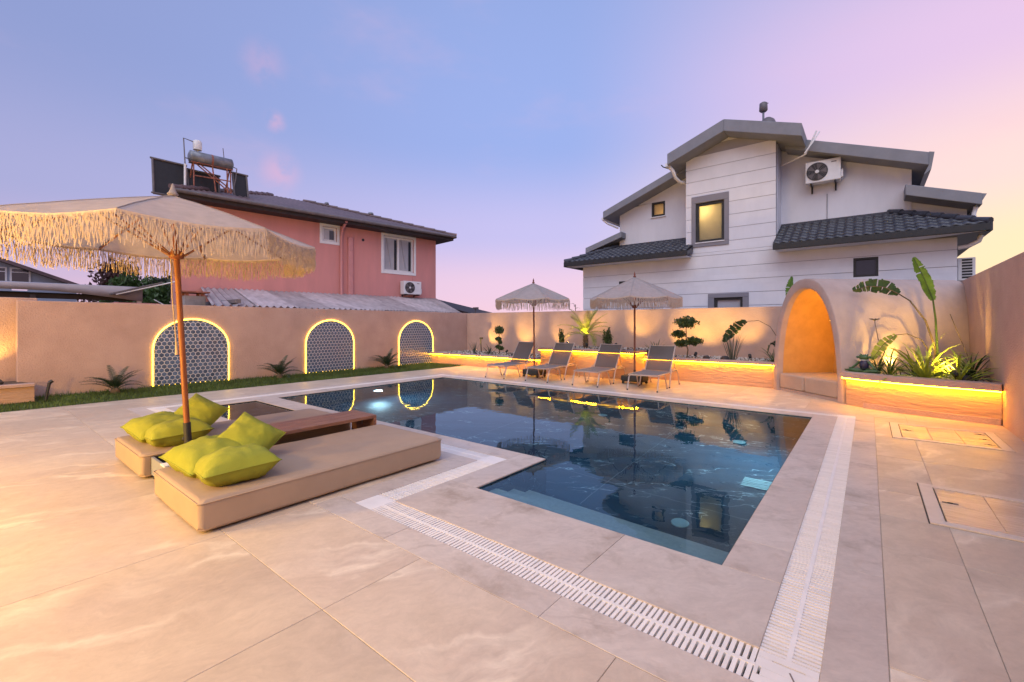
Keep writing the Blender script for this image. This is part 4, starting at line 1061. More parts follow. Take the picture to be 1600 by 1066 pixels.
for i, (y, s) in enumerate(((1.93, .88), (5.06, .92), (8.25, 1.0))):
    t = thing('cycad', CY[i], 'cycad', (-11.55, y, 0), rnd.uniform(0, 6), 'cycads on the lawn')
    m = MB(); m.lathe([(.05, -.02), (.075, .03), (.06, .09), (.03, .12)], 9); m.build('trunk', M_bark, t)
    n = 17
    for k in range(n):
        a = R(360 * ((k * .618) % 1)); u = k / n
        o = put(F_cyc[k % 3], 'frond', t, (math.cos(a) * .02, math.sin(a) * .02, .08))
        o.rotation_euler = (Matrix.Rotation(a, 3, 'Z') @ Matrix.Rotation(R(6 + 48 * u), 3, 'Y')).to_euler(); o.scale = (s,) * 3
# small date palm
t = thing('palm', 'small date palm lit from below in the tall planter section', 'palm', (-6.38, 11.35, .69), 0)
m = MB(); m.tube([(0, 0, -.05), (.01, 0, .15), (.0, 0, .36)], [.075, .06, .05], 9)
for k in range(40):
    a = k * 2.4; z = .32 * k / 40; m.tube([(math.cos(a) * .05, math.sin(a) * .05, z), (math.cos(a) * .085, math.sin(a) * .085, z + .06)], [.014, .006], 4)
m.build('trunk', M_bark, t)
F_palm = []
for bnd in (40, 65, 95):
    me = frond_mesh(.92, 40, .22, R(bnd), .006, 1.1, .5).mesh('frond'); me.materials.append(M_lime); F_palm.append(me)
for k in range(19):
    a = R(360 * ((k * .618) % 1)); u = k / 19
    o = put(F_palm[min(2, int(u * 3))], 'frond', t, (math.cos(a) * .02, math.sin(a) * .02, .35))
    o.rotation_euler = (Matrix.Rotation(a, 3, 'Z') @ Matrix.Rotation(R(5 + 62 * u), 3, 'Y')).to_euler(); s = rnd.uniform(.85, 1.05); o.scale = (s, s, s)
# leaf clouds
def leaf_cloud(n, c, r, size, hollow=.55, flat=0, seed=0):
    m = MB(); c = Vector(c)
    for _ in range(n):
        d = Vector((rnd.gauss(0, 1), rnd.gauss(0, 1), rnd.gauss(0, 1))).normalized()
        rad = hollow + (1 - hollow) * rnd.random() ** .5
        lump = 1 + .55 * mnoise.noise(d * 2.9 + Vector((seed * 5, 0, 0)))
        p = c + Vector((d.x * r[0], d.y * r[1], d.z * r[2])) * rad * lump
        s = size * rnd.uniform(.6, 1.3); mt = Euler((rnd.uniform(0, 6.3), rnd.uniform(0, 6.3), rnd.uniform(0, 6.3))).to_matrix()
        vs = [p + mt @ Vector(v) * s for v in ((-1, 0, 0), (0, -.45, .1), (1, 0, 0), (0, .45, .1))]
        m.add(vs, [(0, 1, 2, 3)])
    return m
def cloud_topiary(label, loc, trunk, balls, material, leaf):
    t = thing('cloud_topiary', label, 'topiary', loc, 0, 'small topiaries in the planters')
    MB().tube(trunk, [.017 - .008 * i / (len(trunk) - 1) for i in range(len(trunk))], 7).build('trunk', M_stem, t)
    for k, (c, r) in enumerate(balls):
        q = min(trunk, key=lambda p: (Vector(p) - Vector(c)).length)
        MB().tube([q, c], [.008, .004], 5).build('branch', M_stem, t)
        tag(leaf_cloud(int(420 * max(r) / .12), c, (r[0] * 1.12, r[1] * 1.1, r[2] * 1.12), leaf * 1.15, .15, seed=k + r[0] * 7).build('foliage', material, t), kind='stuff')
cloud_topiary('small pom-pom topiary with a round head, near the wall corner', (-9.62, 11.3, .37), [(0, 0, -.03), (.02, 0, .15), (-.01, 0, .32), (.02, 0, .5), (.01, 0, .72)],
              [((.01, 0, .80), (.15, .13, .12)), ((-.03, 0, .50), (.10, .09, .07)), ((.05, .0, .40), (.06, .06, .05)), ((-.06, .02, .24), (.08, .08, .06)), ((.09, 0, .20), (.09, .08, .05))], M_leafd, .028)
cloud_topiary('tall cloud-pruned topiary with a flat round head, beside the last lounger', (-3.50, 11.25, .53), [(0, 0, -.03), (.03, 0, .2), (-.02, 0, .4), (-.01, 0, .6), (-.02, 0, .85)],
              [((-.02, 0, .88), (.24, .2, .13)), ((-.20, 0, .60), (.15, .12, .085)), ((.17, 0, .42), (.17, .13, .09)), ((-.14, 0, .36), (.14, .12, .08))], M_leafd, .030)
for i, (x, y, h, lb) in enumerate(((-7.17, 11.3, .50, 'slim columnar evergreen shrub at the planter step, behind the second lounger'), (-5.66, 11.3, .48, 'bushy columnar evergreen shrub behind the third lounger'))):
    t = thing('columnar_shrub', lb, 'shrub', (x, y, .69), 0, 'columnar shrubs in the planter')
    MB().tube([(0, 0, -.03), (0, 0, h * .9)], [.012, .004], 6).build('stem', M_stem, t)
    w = .085 if i == 0 else .13
    q = leaf_cloud(750, (0, 0, h * .55), (w, w, h * .5), .026, .2, seed=i)
    if i:
        for _ in range(8): c = (rnd.gauss(0, .06), rnd.gauss(0, .04), rnd.uniform(.2, .5)); z_ = leaf_cloud(60, c, (.035, .035, .12), .024, .1); q.add(z_.v, z_.f)
    tag(q.build('foliage', M_leafd, t), kind='stuff')
# big paddle leaves
def paddle_leaf(t, path, leaf_from, W, material, tears, roll=0, stalk_r=.011, stalkmat=None):
    """stalk along path; the blade covers the path from index leaf_from to the end"""
    P = [Vector(p) for p in path]
    MB().tube(P, [stalk_r * (1 - .75 * i / (len(P) - 1)) for i in range(len(P))], 6).build('stalk', stalkmat or M_stem, t)
    Q = P[leaf_from:]
    # resample
    seg = 26; L_ = [0]
    for a, b_ in zip(Q, Q[1:]): L_.append(L_[-1] + (b_ - a).length)
    def at(s):
        d = s * L_[-1]
        for i in range(len(Q) - 1):
            if d <= L_[i + 1] or i == len(Q) - 2: return Q[i].lerp(Q[i + 1], (d - L_[i]) / (L_[i + 1] - L_[i]))
    m = MB()
    for sg in (-1, 1):
        for k in range(seg):
            s0, s1 = k / seg, (k + 1) / seg
            tear = (k + (3 if sg > 0 else 0)) % 26 in tears; tw = rnd.uniform(.15, .7); jag = rnd.uniform(.86, 1.08)
            pts = []
            for s in (s0, s1 - (tw / seg if tear else 0)):
                p = at(s); d = (at(min(1, s + .02)) - at(max(0, s - .02))).normalized()
                side = d.cross(Vector((0, 0, 1)))
                side = side.normalized() if side.length > .05 else Vector((0, 1, 0))
                side = Matrix.Rotation(roll, 3, d) @ side; nrm = side.cross(d)
                w = W * (math.sin(math.pi * min(1, s * .92 + .06)) ** .55) * (1 + .05 * math.sin(k * 2.1 + sg)) * jag
                pts.append((p, p + side * sg * w * .55 + nrm * w * .20, p + side * sg * w + nrm * w * (.22 + .10 * math.sin(k * 1.3))))
            (a0, b0, c0), (a1, b1, c1) = pts
            m.add([a0, b0, c0, a1, b1, c1], [(0, 1, 4, 3), (1, 2, 5, 4)], True)
    o = m.build('leaf', material, t)
    return o
t = thing('bird_of_paradise', 'tall banana-like plant with one upright and two arching leaves in the curved planter', 'plant', (.88, 9.95, .5), 0)
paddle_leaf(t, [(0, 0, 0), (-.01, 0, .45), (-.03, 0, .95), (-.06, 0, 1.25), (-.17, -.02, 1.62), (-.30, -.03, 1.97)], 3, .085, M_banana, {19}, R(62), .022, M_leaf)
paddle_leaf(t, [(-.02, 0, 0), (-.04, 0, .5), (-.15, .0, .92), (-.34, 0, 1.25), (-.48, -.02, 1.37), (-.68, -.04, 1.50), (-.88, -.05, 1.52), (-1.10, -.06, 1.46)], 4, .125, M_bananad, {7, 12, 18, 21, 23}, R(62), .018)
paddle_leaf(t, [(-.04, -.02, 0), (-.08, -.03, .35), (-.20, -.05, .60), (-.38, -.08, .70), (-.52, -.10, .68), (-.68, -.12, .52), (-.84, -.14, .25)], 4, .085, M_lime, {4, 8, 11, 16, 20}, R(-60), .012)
m = MB(); m.tube([(0, .02, -.05), (.01, .02, .30)], [.055, .03], 8); m.tube([(.07, 0, -.05), (.10, 0, .34)], [.03, .012], 7); m.build('stem_base', M_leaf, t)
t = thing('bird_of_paradise', 'dark broad drooping leaf arching out beside the niche opening', 'plant', (-1.75, 11.55, .53), 0)
paddle_leaf(t, [(.30, -.15, 0), (.22, -.15, .45), (.02, -.1, .78), (-.22, -.05, .92), (-.48, 0, .90), (-.62, .0, .82), (-.80, 0, .62), (-.98, 0, .40)], 4, .15, M_bananad, {6, 9, 13, 17}, R(40), .009)
paddle_leaf(t, [(.28, -.1, 0), (.22, -.2, .3), (.14, -.3, .42), (.06, -.36, .38), (.02, -.4, .20)], 1, .09, M_bananad, {5, 11, 15, 19}, R(25), .008)
t = thing('bird_of_paradise', 'single upright torn leaf rising above the wall beside the niche', 'plant', (-1.42, 11.95, .53), 0)
paddle_leaf(t, [(0, 0, 0), (-.01, .02, .6), (-.02, .03, 1.1), (-.02, .03, 1.35), (.0, .03, 1.65), (.05, .03, 1.93)], 3, .085, M_banana, {9, 14}, R(60), .012, M_leaf)
# thin flower stems
t = thing('flower_stem', 'thin stem with a dried star-shaped flower head behind the frog figurine', 'flower', (.30, 9.85, .5), 0)
m = MB(); m.tube([(0, 0, 0), (-.05, 0, .3), (-.17, .0, .60), (-.22, 0, .92)], .0045, 5); m.build('stem', M_stem, t)
m = MB()
for k in range(9):
    a = k * .7; m.tube([(-.22, 0, .92), (-.22 + .035 * math.cos(a), .035 * math.sin(a), .945), (-.22 + .075 * math.cos(a), .075 * math.sin(a), .95 + .01 * (k % 2))], [.003, .009, .002], 5)
m.build('flower_head', M_stem, t)
t = thing('flower_stem', 'long thin bare stem leaning towards the wall corner', 'flower', (1.28, 9.75, .5), 0)
MB().tube([(0, 0, 0), (-.08, 0, .35), (-.20, .02, .75), (-.28, .02, 1.02)], .0045, 5).build('stem', M_stem, t)

# ------------------------------------------------------------------ frog figurine in lotus pose
t = thing('frog_figurine', 'green frog figurine in a dark shirt sitting cross-legged on the planter cap', 'figurine', (-.06, 9.50, .56), R(-18))
b_ = MB(); b_.ball((0, 0, .115), (.068, .058, .095), 14); b_.build('shirt', M_frogdark, t)
b_ = MB()
b_.ball((0, -.005, .245), (.075, .060, .048), 14)
for sx in (-1, 1):
    b_.ball((sx * .045, -.012, .288), .022, 10)
    b_.ball((sx * .082, -.01, .248), (.026, .03, .022), 8)
    b_.tube([(sx * .060, 0, .175), (sx * .115, -.015, .105), (sx * .165, -.045, .055)], [.022, .017, .014], 8)
    b_.tube([(sx * .04, 0, .03), (sx * .15, -.04, .032), (sx * .19, -.06, .028)], [.032, .028, .022], 8)
    b_.tube([(sx * .19, -.06, .028), (sx * .08, -.115, .022), (-sx * .03, -.125, .018)], [.022, .018, .014], 8)
    b_.ball((sx * .175, -.055, .062), (.02, .02, .012), 8)
    for k in range(3): b_.tube([(sx * .175, -.055, .064), (sx * (.195 + .004 * k), -.072 + .016 * k, .070)], [.006, .004], 5)
    b_.tube([(sx * .19, -.06, .03), (sx * .245, -.06, .028), (sx * .265, -.055, .05)], [.016, .010, .006], 6)
b_.tube([(0, 0, .19), (0, -.003, .225)], [.03, .04], 10)
b_.build('body', M_frog, t)
MB().lathe([(.046, .192), (.052, .200), (.046, .208)], 14).build('collar', M_frogwhite, t)
e_ = MB(); [e_.ball((sx * .047, -.031, .292), .0095, 8) for sx in (-1, 1)]; e_.build('eyes', M_frogwhite, t)
MB().rbox((-.21, -.14, -.006), (.21, .07, .006), .004).build('mat', M_frog, t)

# hose stand by the lawn planter
t = thing('hose_standpipe', 'short dark standpipe leaning at the end of the lawn planter', 'standpipe', (-11.30, .98, 0), 0)
MB().tube([(0, -.02, -.02), (0, .0, .15), (0, .03, .33)], .022, 8).build('pipe', M_black, t)
MB().tube([(0, .03, .33), (0, .07, .36)], [.03, .03], 8).build('tap_head', M_black, t)
t = thing('hose_standpipe', 'short dark standpipe at the end of the peach planter in the wall corner', 'standpipe', (-10.98, 11.9, .37), 0)
MB().tube([(0, 0, -.02), (-.03, 0, .40), (-.02, 0, .48)], .02, 8).build('pipe', M_black, t)
MB().box((-.06, -.03, .46), (.06, .03, .52)).build('tap_head', M_black, t)

# ------------------------------------------------------------------ warm lantern at the house side (its light falls on the deck)
def lantern(label, loc, energy, h):
    t = thing('garden_lantern', label, 'lantern', loc, 0, 'post lanterns behind the daybeds')
    MB().tube([(0, 0, 0), (0, 0, h - .1)], .03, 10).build('post', M_black, t)
    MB().lathe([(.07, 0), (.07, .02), (.03, .03)], 12).build('foot', M_black, t)
    MB().lathe([(.10, h + .12), (.12, h + .14), (.02, h + .20)], 12).build('roof', M_black, t)
    MB().lathe([(.05, h - .10), (.06, h - .08)], 12).build('collar', M_black, t)
    MB().ball((0, 0, h), .06, 10).build('globe', M_lens, t)
    lamp_light('lantern_light', 'POINT', (0, 0, h), energy, (1, .56, .06), t, size=.14)
lantern('post lantern on the deck behind the camera, lawn side', (-6.4, -2.8, 0), 520, 2.2)
lantern('post lantern on the deck behind the camera, pool side', (-2.7, -1.9, 0), 380, 2.1)
lantern('post lantern on the deck behind the camera, middle', (-4.75, -1.9, 0), 540, .85)
# ------------------------------------------------------------------ white house
HO = (-3.4, 15, 0)
wh = thing('white_house', 'white rendered two-storey house with grey gabled roofs behind the garden wall', 'house', HO)
FY = 15.0
def part(mb, name, material, t=wh, org=HO, bev=0, fix=True):
    o = mb.build(name, material, t, org=org)
    if fix: fix_normals(o)
    if bev: bevel(o, bev, 1)
    return o
WIN = dict(main=(-4.38, 4.00, -3.52, 5.28), low=(-3.82, 1.2, -3.00, 2.20), small=(-.32, 2.62, .20, 3.13), slit=(-7.06, 2.55, -6.45, 2.92))
SUR = dict(main=(-4.51, 3.855, -3.385, 5.50), low=(-4.0, 1.1, -2.83, 2.335))
# core walls (groove colour shows between the bands)
core = MB()
for (x0, z0, x1, z1) in sub_rects([(-8.52, -.4, 1.64, 3.66), (-4.67, 3.66, -2.14, 6.80)], list(WIN.values())): core.box((x0, FY + .02, z0), (x1, FY + .30, z1))
part(core, 'wall_core', M_groove)
MB_side = MB(); MB_side.box((-8.54, FY + .305, -.4), (-8.25, 23, 3.66)); MB_side.box((1.36, FY + .305, -.4), (1.66, 23, 3.66)); part(MB_side, 'side_wall', M_white_w)
zs = [-.4] + [3.97 + .405 * k for k in range(-9, 8)]
def gable(x): return 7.32 - abs(x + 3.4) * .375
for za, zb in zip(zs, zs[1:]):
    g_ = .007
    rects = []
    if zb <= 3.7: rects = [(-8.54, za + g_, 1.66, zb - g_)]
    elif za < 3.66: rects = [(-8.54, za + g_, 1.66, 3.66)]
    if zb > 3.7:
        rects += [(-4.69, max(za, 3.66) + g_, -2.12, zb - g_)]
    rects = sub_rects(rects, list(SUR.values()) + list(WIN.values()))
    for (x0, z0, x1, z1) in rects:
        if z1 > gable(x1) and z0 > 6.3:
            poly = [(x0, z0), (x1, z0), (x1, min(z1, gable(x1))), (-3.4 + (7.32 - z1) / .375, z1), (-3.4 - (7.32 - z1) / .375, z1), (x0, min(z1, gable(x0)))]
            if z0 > gable(x0): w_ = (7.32 - z0) / .375; poly = [(-3.4 - w_, z0), (-3.4 + w_, z0), (-3.4 + (7.32 - z1) / .375, z1), (-3.4 - (7.32 - z1) / .375, z1)]
            m = MB(); m.prism(poly, (FY, FY + .0195), 'y')
        else:
            m = MB(); m.box((x0, FY, z0), (x1, FY + .0195, z1))
        part(m, 'wall_panel', M_white_w)
m = MB(); m.prism([(-4.0, 7.10 - .0), (-2.8, 7.10), (-3.4, 7.31)], (FY + .001, FY + .019), 'y'); part(m, 'wall_panel', M_white_w)
m = MB(); m.prism([(-4.67, 6.80), (-2.14, 6.80), (-3.4, 7.30)], (FY + .02, FY + .3), 'y'); part(m, 'wall_core', M_groove)
# bay cheeks and upper walls
m = MB(); m.box((-2.32, FY + .301, 3.5), (-2.12, 17, 6.86)); m.box((-4.69, FY + .301, 3.5), (-4.49, 17, 6.86)); part(m, 'bay_cheek', M_white_w)
WS = (-6.24, 5.31, -5.74, 5.84)
m = MB()
def lroof(x): return 5.66 + (x + 7.88) * .386
for (x0, z0, x1, z1) in sub_rects([(-7.50, 3.5, -4.69, 5.86)], [WS]):
    if z1 > 5.5 and x0 < -6.24 - .01 and x1 < -6.2: m.prism([(x0, z0), (x1, z0), (x1, min(z1, lroof(x1) - .05)), (x0, min(z1, lroof(x0) - .05))], (16, 16.3), 'y')
    else: m.box((x0, 16, z0), (x1, 16.3, z1))
m.prism([(-7.50 + .45, 5.862), (-4.69, 5.862), (-4.69, 6.75), (-5.6, 6.45)], (16.0, 16.3), 'y')
part(m, 'upper_wall', M_white_w)
def rroof(x): return 6.66 - (x + 1.25) * .381
m = MB(); m.prism([(-2.12, 3.5), (.90, 3.5), (.90, rroof(.9) - .22), (-2.12, rroof(-2.12) - .1)], (16, 16.3), 'y')
part(m, 'upper_wall', M_white_w); m = MB(); m.prism([(.901, 3.5), (1.62, 3.5), (1.95, 4.0), (1.95, 4.28), (.901, 4.75)], (16.05, 16.3), 'y')
part(m, 'upper_wall', M_white_w)
for a_, b_ in (((.60, 16.301, 3.5), (.90, 22, 5.5)), ((-7.5, 16.301, 3.5), (-7.2, 22, 5.4))): q_ = MB(); q_.box(a_, b_); part(q_, 'upper_wall', M_white_w)
# roofs: thick grey stucco slabs
def slope_slab(x0, z0, x1, z1, th, y0, y1, name='roof'):
    m = MB(); m.prism([(x0, z0), (x1, z1), (x1, z1 - th), (x0, z0 - th)], (y0, y1), 'y'); o = part(m, name, M_fascia); bevel(o, .012, 1); return o
slope_slab(-5.10, 6.90, -3.4005, 7.54, .36, 14.4, 20)
slope_slab(-3.3995, 7.54, -1.42, 6.86, .36, 14.4, 20)
slope_slab(-7.90, 5.66, -4.72, 6.88, .26, 15.38, 22)
slope_slab(-1.95, 6.93, 1.19, 5.73, .33, 15.38, 22)
slope_slab(-8.78, 4.40, -7.25, 4.86, .22, 15.6, 22)
slope_slab(.74, 4.98, 2.12, 4.50, .28, 15.3, 22)
m = MB(); m.prism([(1.195, 5.75), (1.30, 5.72), (1.24, 5.30), (1.10, 5.18), (1.195, 5.42)], (15.42, 22), 'y'); part(m, 'gutter', M_fascia)
m = MB(); m.prism([(2.125, 4.50), (2.2, 4.48), (2.1, 4.27), (2.02, 4.20)], (15.34, 22), 'y'); part(m, 'gutter', M_fascia)
m = MB(); m.box((-7.98, 15.42, 5.36), (-7.902, 22, 5.45)); part(m, 'gutter', M_pvc)
# pent roofs of wavy tiles
def tile_mesh():
    m = MB(); W, L_ = .20, .30; vs = []; n = 8
    for (y, up) in ((0, .022), (L_, .0)):
        for k in range(n + 1):
            x = k / n * W; z = .016 * math.sin(2 * math.pi * k / n) + .016 + up; vs.append((x, y, z))
    f = [(k, k + 1, n + 2 + k, n + 1 + k) for k in range(n)]
    k0 = len(vs)
    vs += [(p[0], p[1], p[2] - .022) for p in vs[:n + 1]]
    f += [(k, k0 + k, k0 + k + 1, k + 1) for k in range(n)]
    m.add(vs, f, True); me = m.mesh('roof_tile'); me.materials.append(M_rooftile); return me
TM = tile_mesh()
def pent(xa, xb, zt, ze, xh, name_hip):
    """tiles between xa..xb, from eave y=14.4 z=ze up to y=16 z=zt; xh = x of the hip at the top"""
    ln = math.hypot(1.6, zt - ze); tilt = math.atan2(zt - ze, 1.6); rows = 7; rp = ln / rows
    m = MB()
    left_hip = xh > xa and name_hip == 'L'
    top0, top1 = (xh, xb) if name_hip == 'L' else (xa, xh)
    m.add([(xa, 14.4, ze - .02), (xb, 14.4, ze - .02), (top1, 16, zt - .02), (top0, 16, zt - .02), (xa, 14.4, ze - .14), (xb, 14.4, ze - .14), (top1, 16, zt - .35), (top0, 16, zt - .35)],
          [(0, 1, 2, 3), (4, 5, 6, 7), (0, 1, 5, 4), (1, 2, 6, 5), (2, 3, 7, 6), (3, 0, 4, 7)])
    part(m, 'roof_deck', M_rooftile)
    s_ = MB(); s_.box((xa + .06, 14.44, ze - .16), (xb - .06, 14.99, ze - .142)); part(s_, 'soffit', M_white_w)
    f_ = MB(); f_.box((xa, 14.36, ze - .16), (xb, 14.399, ze + .01)); part(f_, 'eave_board', M_blackpl, bev=.01)
    cols = int((xb - xa) / .20)
    for r in range(rows):
        fy = r / rows; e0 = xa + (top0 - xa) * fy; e1 = xb + (top1 - xb) * fy
        for c in range(cols):
            x = xa + c * (xb - xa) / cols
            if x < e0 - .14 or x + .2 > e1 + .14: continue
            put(TM, 'roof_tile', wh, (x - HO[0], 14.4 + 1.6 * fy - HO[1], ze + (zt - ze) * fy), (tilt + rnd.gauss(0, .012), rnd.gauss(0, .01), rnd.gauss(0, .008)), ((xb - xa) / cols / .20, 1, 1))
    hp = ((xa, 14.4, ze + .02), (xh, 16, zt + .03)) if name_hip == 'L' else ((xb, 14.4, ze + .02), (xh, 16, zt + .03))
    a, b_ = Vector(hp[0]), Vector(hp[1]); nseg = 7
    for k in range(nseg):
        p, q = a.lerp(b_, k / nseg), a.lerp(b_, (k + 1.08) / nseg)
        part(MB().tube([p + Vector((0, 0, .03)), q + Vector((0, 0, .008))], [.085, .07], 8), 'ridge_tile', M_rooftile, fix=False)
    rr = MB(); rr.box((top0, 15.93, zt - .05), (top1, 15.999, zt + .045)); part(rr, 'flashing', M_rooftile, bev=.01)
pent(-9.0, -4.46, 4.36, 3.70, -7.55, 'L')
pent(-2.11, 2.12, 4.41, 3.62, .45, 'R')
# the hip return of each pent roof on the gable ends
m = MB(); m.add([(2.12, 14.4, 3.58), (2.12, 20, 3.58), (.45, 20, 4.38), (.45, 16, 4.38)], [(0, 1, 2, 3)]); m.add([(2.12, 14.4, 3.45), (2.12, 20, 3.45), (.9, 20, 3.46), (.9, 14.99, 3.46)], [(0, 1, 2, 3)]); m.box((2.12, 14.4, 3.46), (2.16, 20, 3.64)); part(m, 'roof_deck', M_rooftile, fix=False)
m = MB(); m.add([(-9.0, 14.4, 3.68), (-9.0, 20, 3.68), (-7.55, 20, 4.33), (-7.55, 16, 4.33)], [(0, 1, 2, 3)]); m.box((-9.04, 14.4, 3.54), (-9.0, 20, 3.72)); part(m, 'roof_deck', M_rooftile, fix=False)
# windows
def window(r, y, pane_mat, sur=None, fw=.06, lab=None, t=wh, org=HO, depth=.14, inner=M_blackpl, mull=False):
    x0, z0, x1, z1 = r
    f = MB()
    for a in ((x0, z0, x1, z0 + fw), (x0, z1 - fw, x1, z1), (x0, z0 + fw, x0 + fw, z1 - fw), (x1 - fw, z0 + fw, x1, z1 - fw)): f.box((a[0], y + .03, a[1]), (a[2], y + .03 + depth, a[3]))
    if mull: f.box(((x0 + x1) / 2 - .02, y + .05, z0 + fw), ((x0 + x1) / 2 + .02, y + .10, z1 - fw))
    w_ = part(f, 'window', inner, t, org)
    p = MB(); p.box((x0 + fw, y + .10, z0 + fw), (x1 - fw, y + .112, z1 - fw)); o = p.build('pane', pane_mat, w_, org=org)
    if sur:
        s = MB(); X0, Z0, X1, Z1 = sur
        for a in ((X0, Z0, X1, z0), (X0, z1, X1, Z1), (X0, z0, x0, z1), (x1, z0, X1, z1)):
            if a[2] - a[0] > .01 and a[3] - a[1] > .01: s.box((a[0], y - .03, a[1]), (a[2], y + .30, a[3]))
        q = s.build('surround', M_surround, w_, org=org); bevel(fix_normals(q), .008, 1)
        sl = MB(); sl.box((x0 - .01, y - .05, z0 - .022), (x1 + .01, y + .04, z0 + .004)); sl.build('sill', M_pvc, w_, org=org)
    return w_
wm = window(WIN['main'], FY, M_frost, SUR['main'], .085)
# lit room behind the main window
rm = MB()
X0, Z0, X1, Z1 = (-4.66, 3.7, -3.2, 5.6)
rm.box((X0, 15.9, Z0), (X1, 15.95, Z1)); rm.box((X0 - .05, FY + .31, Z0), (X0, 15.95, Z1)); rm.box((X1, FY + .31, Z0), (X1 + .05, 15.95, Z1)); rm.box((X0, FY + .31, Z1), (X1, 15.95, Z1 + .05)); rm.box((X0, FY + .31, Z0 - .05), (X1, 15.95, Z0))
part(rm, 'room', M_white_w, fix=False)
lamp_light('room_light', 'POINT', (-4.16 + 3.4, .34, 5.06), 11, (1, .70, .28), wh, size=.06)
window(WIN['low'], FY, M_curtain, SUR['low'], .075)
window(WIN['small'], FY - .03, M_glass, None, .055)
window(WIN['slit'], FY - .03, M_glass, None, .05)
w2 = window(WS, 16 - .02, M_frost, None, .07)
m = MB(); m.box((-6.27, 15.94, 5.27), (-5.71, 16.0, 5.30)); part(m, 'sill', M_pvc)
lamp_light('room_light', 'POINT', (-5.85 + 3.4, 1.35, 5.42), 1.6, (1, .55, .18), wh, size=.05)
rm = MB(); rm.box((-6.5, 16.5, 5.1), (-5.5, 16.55, 6.0)); part(rm, 'room', M_white_w)
# pipes
def pipe(pts, r=.045, material=M_pvc, t=wh, org=HO): return part(MB().tube(pts, r, 8), 'downpipe', material, t, org, fix=False)
pipe([(-5.14, 14.6, 6.60), (-5.0, 14.65, 6.40), (-4.97, 14.8, 6.2), (-4.9, 15.0, 6.10), (-4.69, 15.5, 6.10), (-4.55, 15.95, 6.12)], .055)
m = MB(); m.box((-5.17, 14.42, 6.50), (-5.095, 20, 6.60)); part(m, 'gutter', M_pvc)
pipe([(-5.20, 14.8, 6.55), (-5.35, 14.75, 6.62), (-5.42, 14.75, 6.70)], .018, M_blackpl)
pipe([(-7.94, 15.5, 5.36), (-7.8, 15.6, 5.22), (-7.55, 15.97, 5.08)], .035)
pipe([(-2.1, 15.8, 6.22), (-1.4, 15.2, 6.24), (-1.25, 15.2, 6.6), (-1.15, 15.2, 6.84)], .022)
pipe([(-1.42, 15.05, 6.22), (-1.20, 15.1, 6.55), (-1.08, 15.2, 6.80)], .018)
pipe([(2.04, 15.5, 4.22), (2.0, 15.5, 4.05), (2.03, 15.5, 3.70)], .045)
pipe([(2.06, 15.0, 3.45), (2.02, 15.0, 3.32), (1.85, 15.02, 3.22), (1.68, 15.05, 3.2)], .05)
pipe([(-.95, 15.985, 5.2), (-.95, 15.985, 4.45)], .012, M_groove)
# roof vent and cap
t = thing('roof_vent', 'small dark vent pipe and dome on the gable roof of the white house', 'vent', (-2.42, 15.6, 7.24))
m = MB(); m.lathe([(.26, -.25), (.24, .25), (.18, .40), (.08, .48)], 14); m.build('dome', M_gutter, t)
m = MB(); m.tube([(-.12, 0, .3), (-.12, 0, .75)], .03, 8); m.build('pipe', M_steel, t)
m = MB(); m.lathe([(.08, .70), (.12, .74), (.11, .96), (.05, 1.0)], 10, (-.12, 0, 0)); m.tube([(-.2, .0, .97), (.02, 0, .93)], .012, 5); m.build('cowl', M_gutter, t)

def ac_unit(label, loc, rz, W=.86, H=.60, D=.30):
    """outdoor unit, front towards local -Y"""
    t = thing('ac_unit', label, 'air conditioner', loc, rz, 'outdoor air conditioner units')
    m = MB(); m.box((-W / 2, -D / 2, 0), (W / 2, D / 2, H)); bevel(m.build('casing', M_acw, t), .018)
    cx, cz, r = -W * .16, H * .5, H * .42
    q = Matrix.Rotation(R(90), 4, 'X')
    m = MB(); m.lathe([(r, 0), (r, .008)], 28, (cx, -D / 2 - .001, cz), q); m.build('fan_recess', M_black, t)
    gr = MB()
    for k in range(1, 8): 
        rr = r * k / 7.2; gr.tube([(cx + rr * math.cos(R(a)), -D / 2 - .014, cz + rr * math.sin(R(a))) for a in range(0, 361, 18)], .0045, 4, cap=False)
    for k in range(8): gr.tube([(cx, -D / 2 - .016, cz), (cx + r * math.cos(R(45 * k + 20)), -D / 2 - .014, cz + r * math.sin(R(45 * k + 20)))], .004, 4)
    gr.build('fan_grille', M_gutter, t)
    m = MB(); m.lathe([(r * .20, 0), (r * .18, .012)], 14, (cx, -D / 2 - .012, cz), q); m.build('hub', M_acw, t)
    m = MB()
    for k in range(5):
        a = R(72 * k); m.add([(cx + .2 * r * math.cos(a), -D / 2 - .0095, cz + .2 * r * math.sin(a)), (cx + .92 * r * math.cos(a - .25), -D / 2 - .0095, cz + .92 * r * math.sin(a - .25)), (cx + .92 * r * math.cos(a + .35), -D / 2 - .0105, cz + .92 * r * math.sin(a + .35))], [(0, 1, 2)])
    m.build('fan_blades', M_gutter, t)
    m = MB(); m.box((W / 2 - .001, -D / 2 + .05, .06), (W / 2 + .05, D / 2 - .06, H * .45)); bevel(m.build('service_cover', M_acw, t), .01)
    m = MB(); m.box((W / 2 - .22, -D / 2 - .003, H * .82), (W / 2 - .10, -D / 2 - .0005, H * .865)); m.build('badge', M_gutter, t)
    for sx in (-1, 1):
        m = MB(); m.box((sx * W * .34 - .02, -D / 2 - .03, -.05), (sx * W * .34 + .02, D / 2 + .12, -.012)); m.box((sx * W * .34 - .02, D / 2 + .07, -.22), (sx * W * .34 + .02, D / 2 + .12, -.05)); m.build('bracket', M_black, t)
        MB().lathe([(.03, -.012), (.03, 0)], 8, (sx * W * .34, 0, 0)).build('rubber_foot', M_black, t)
    return t
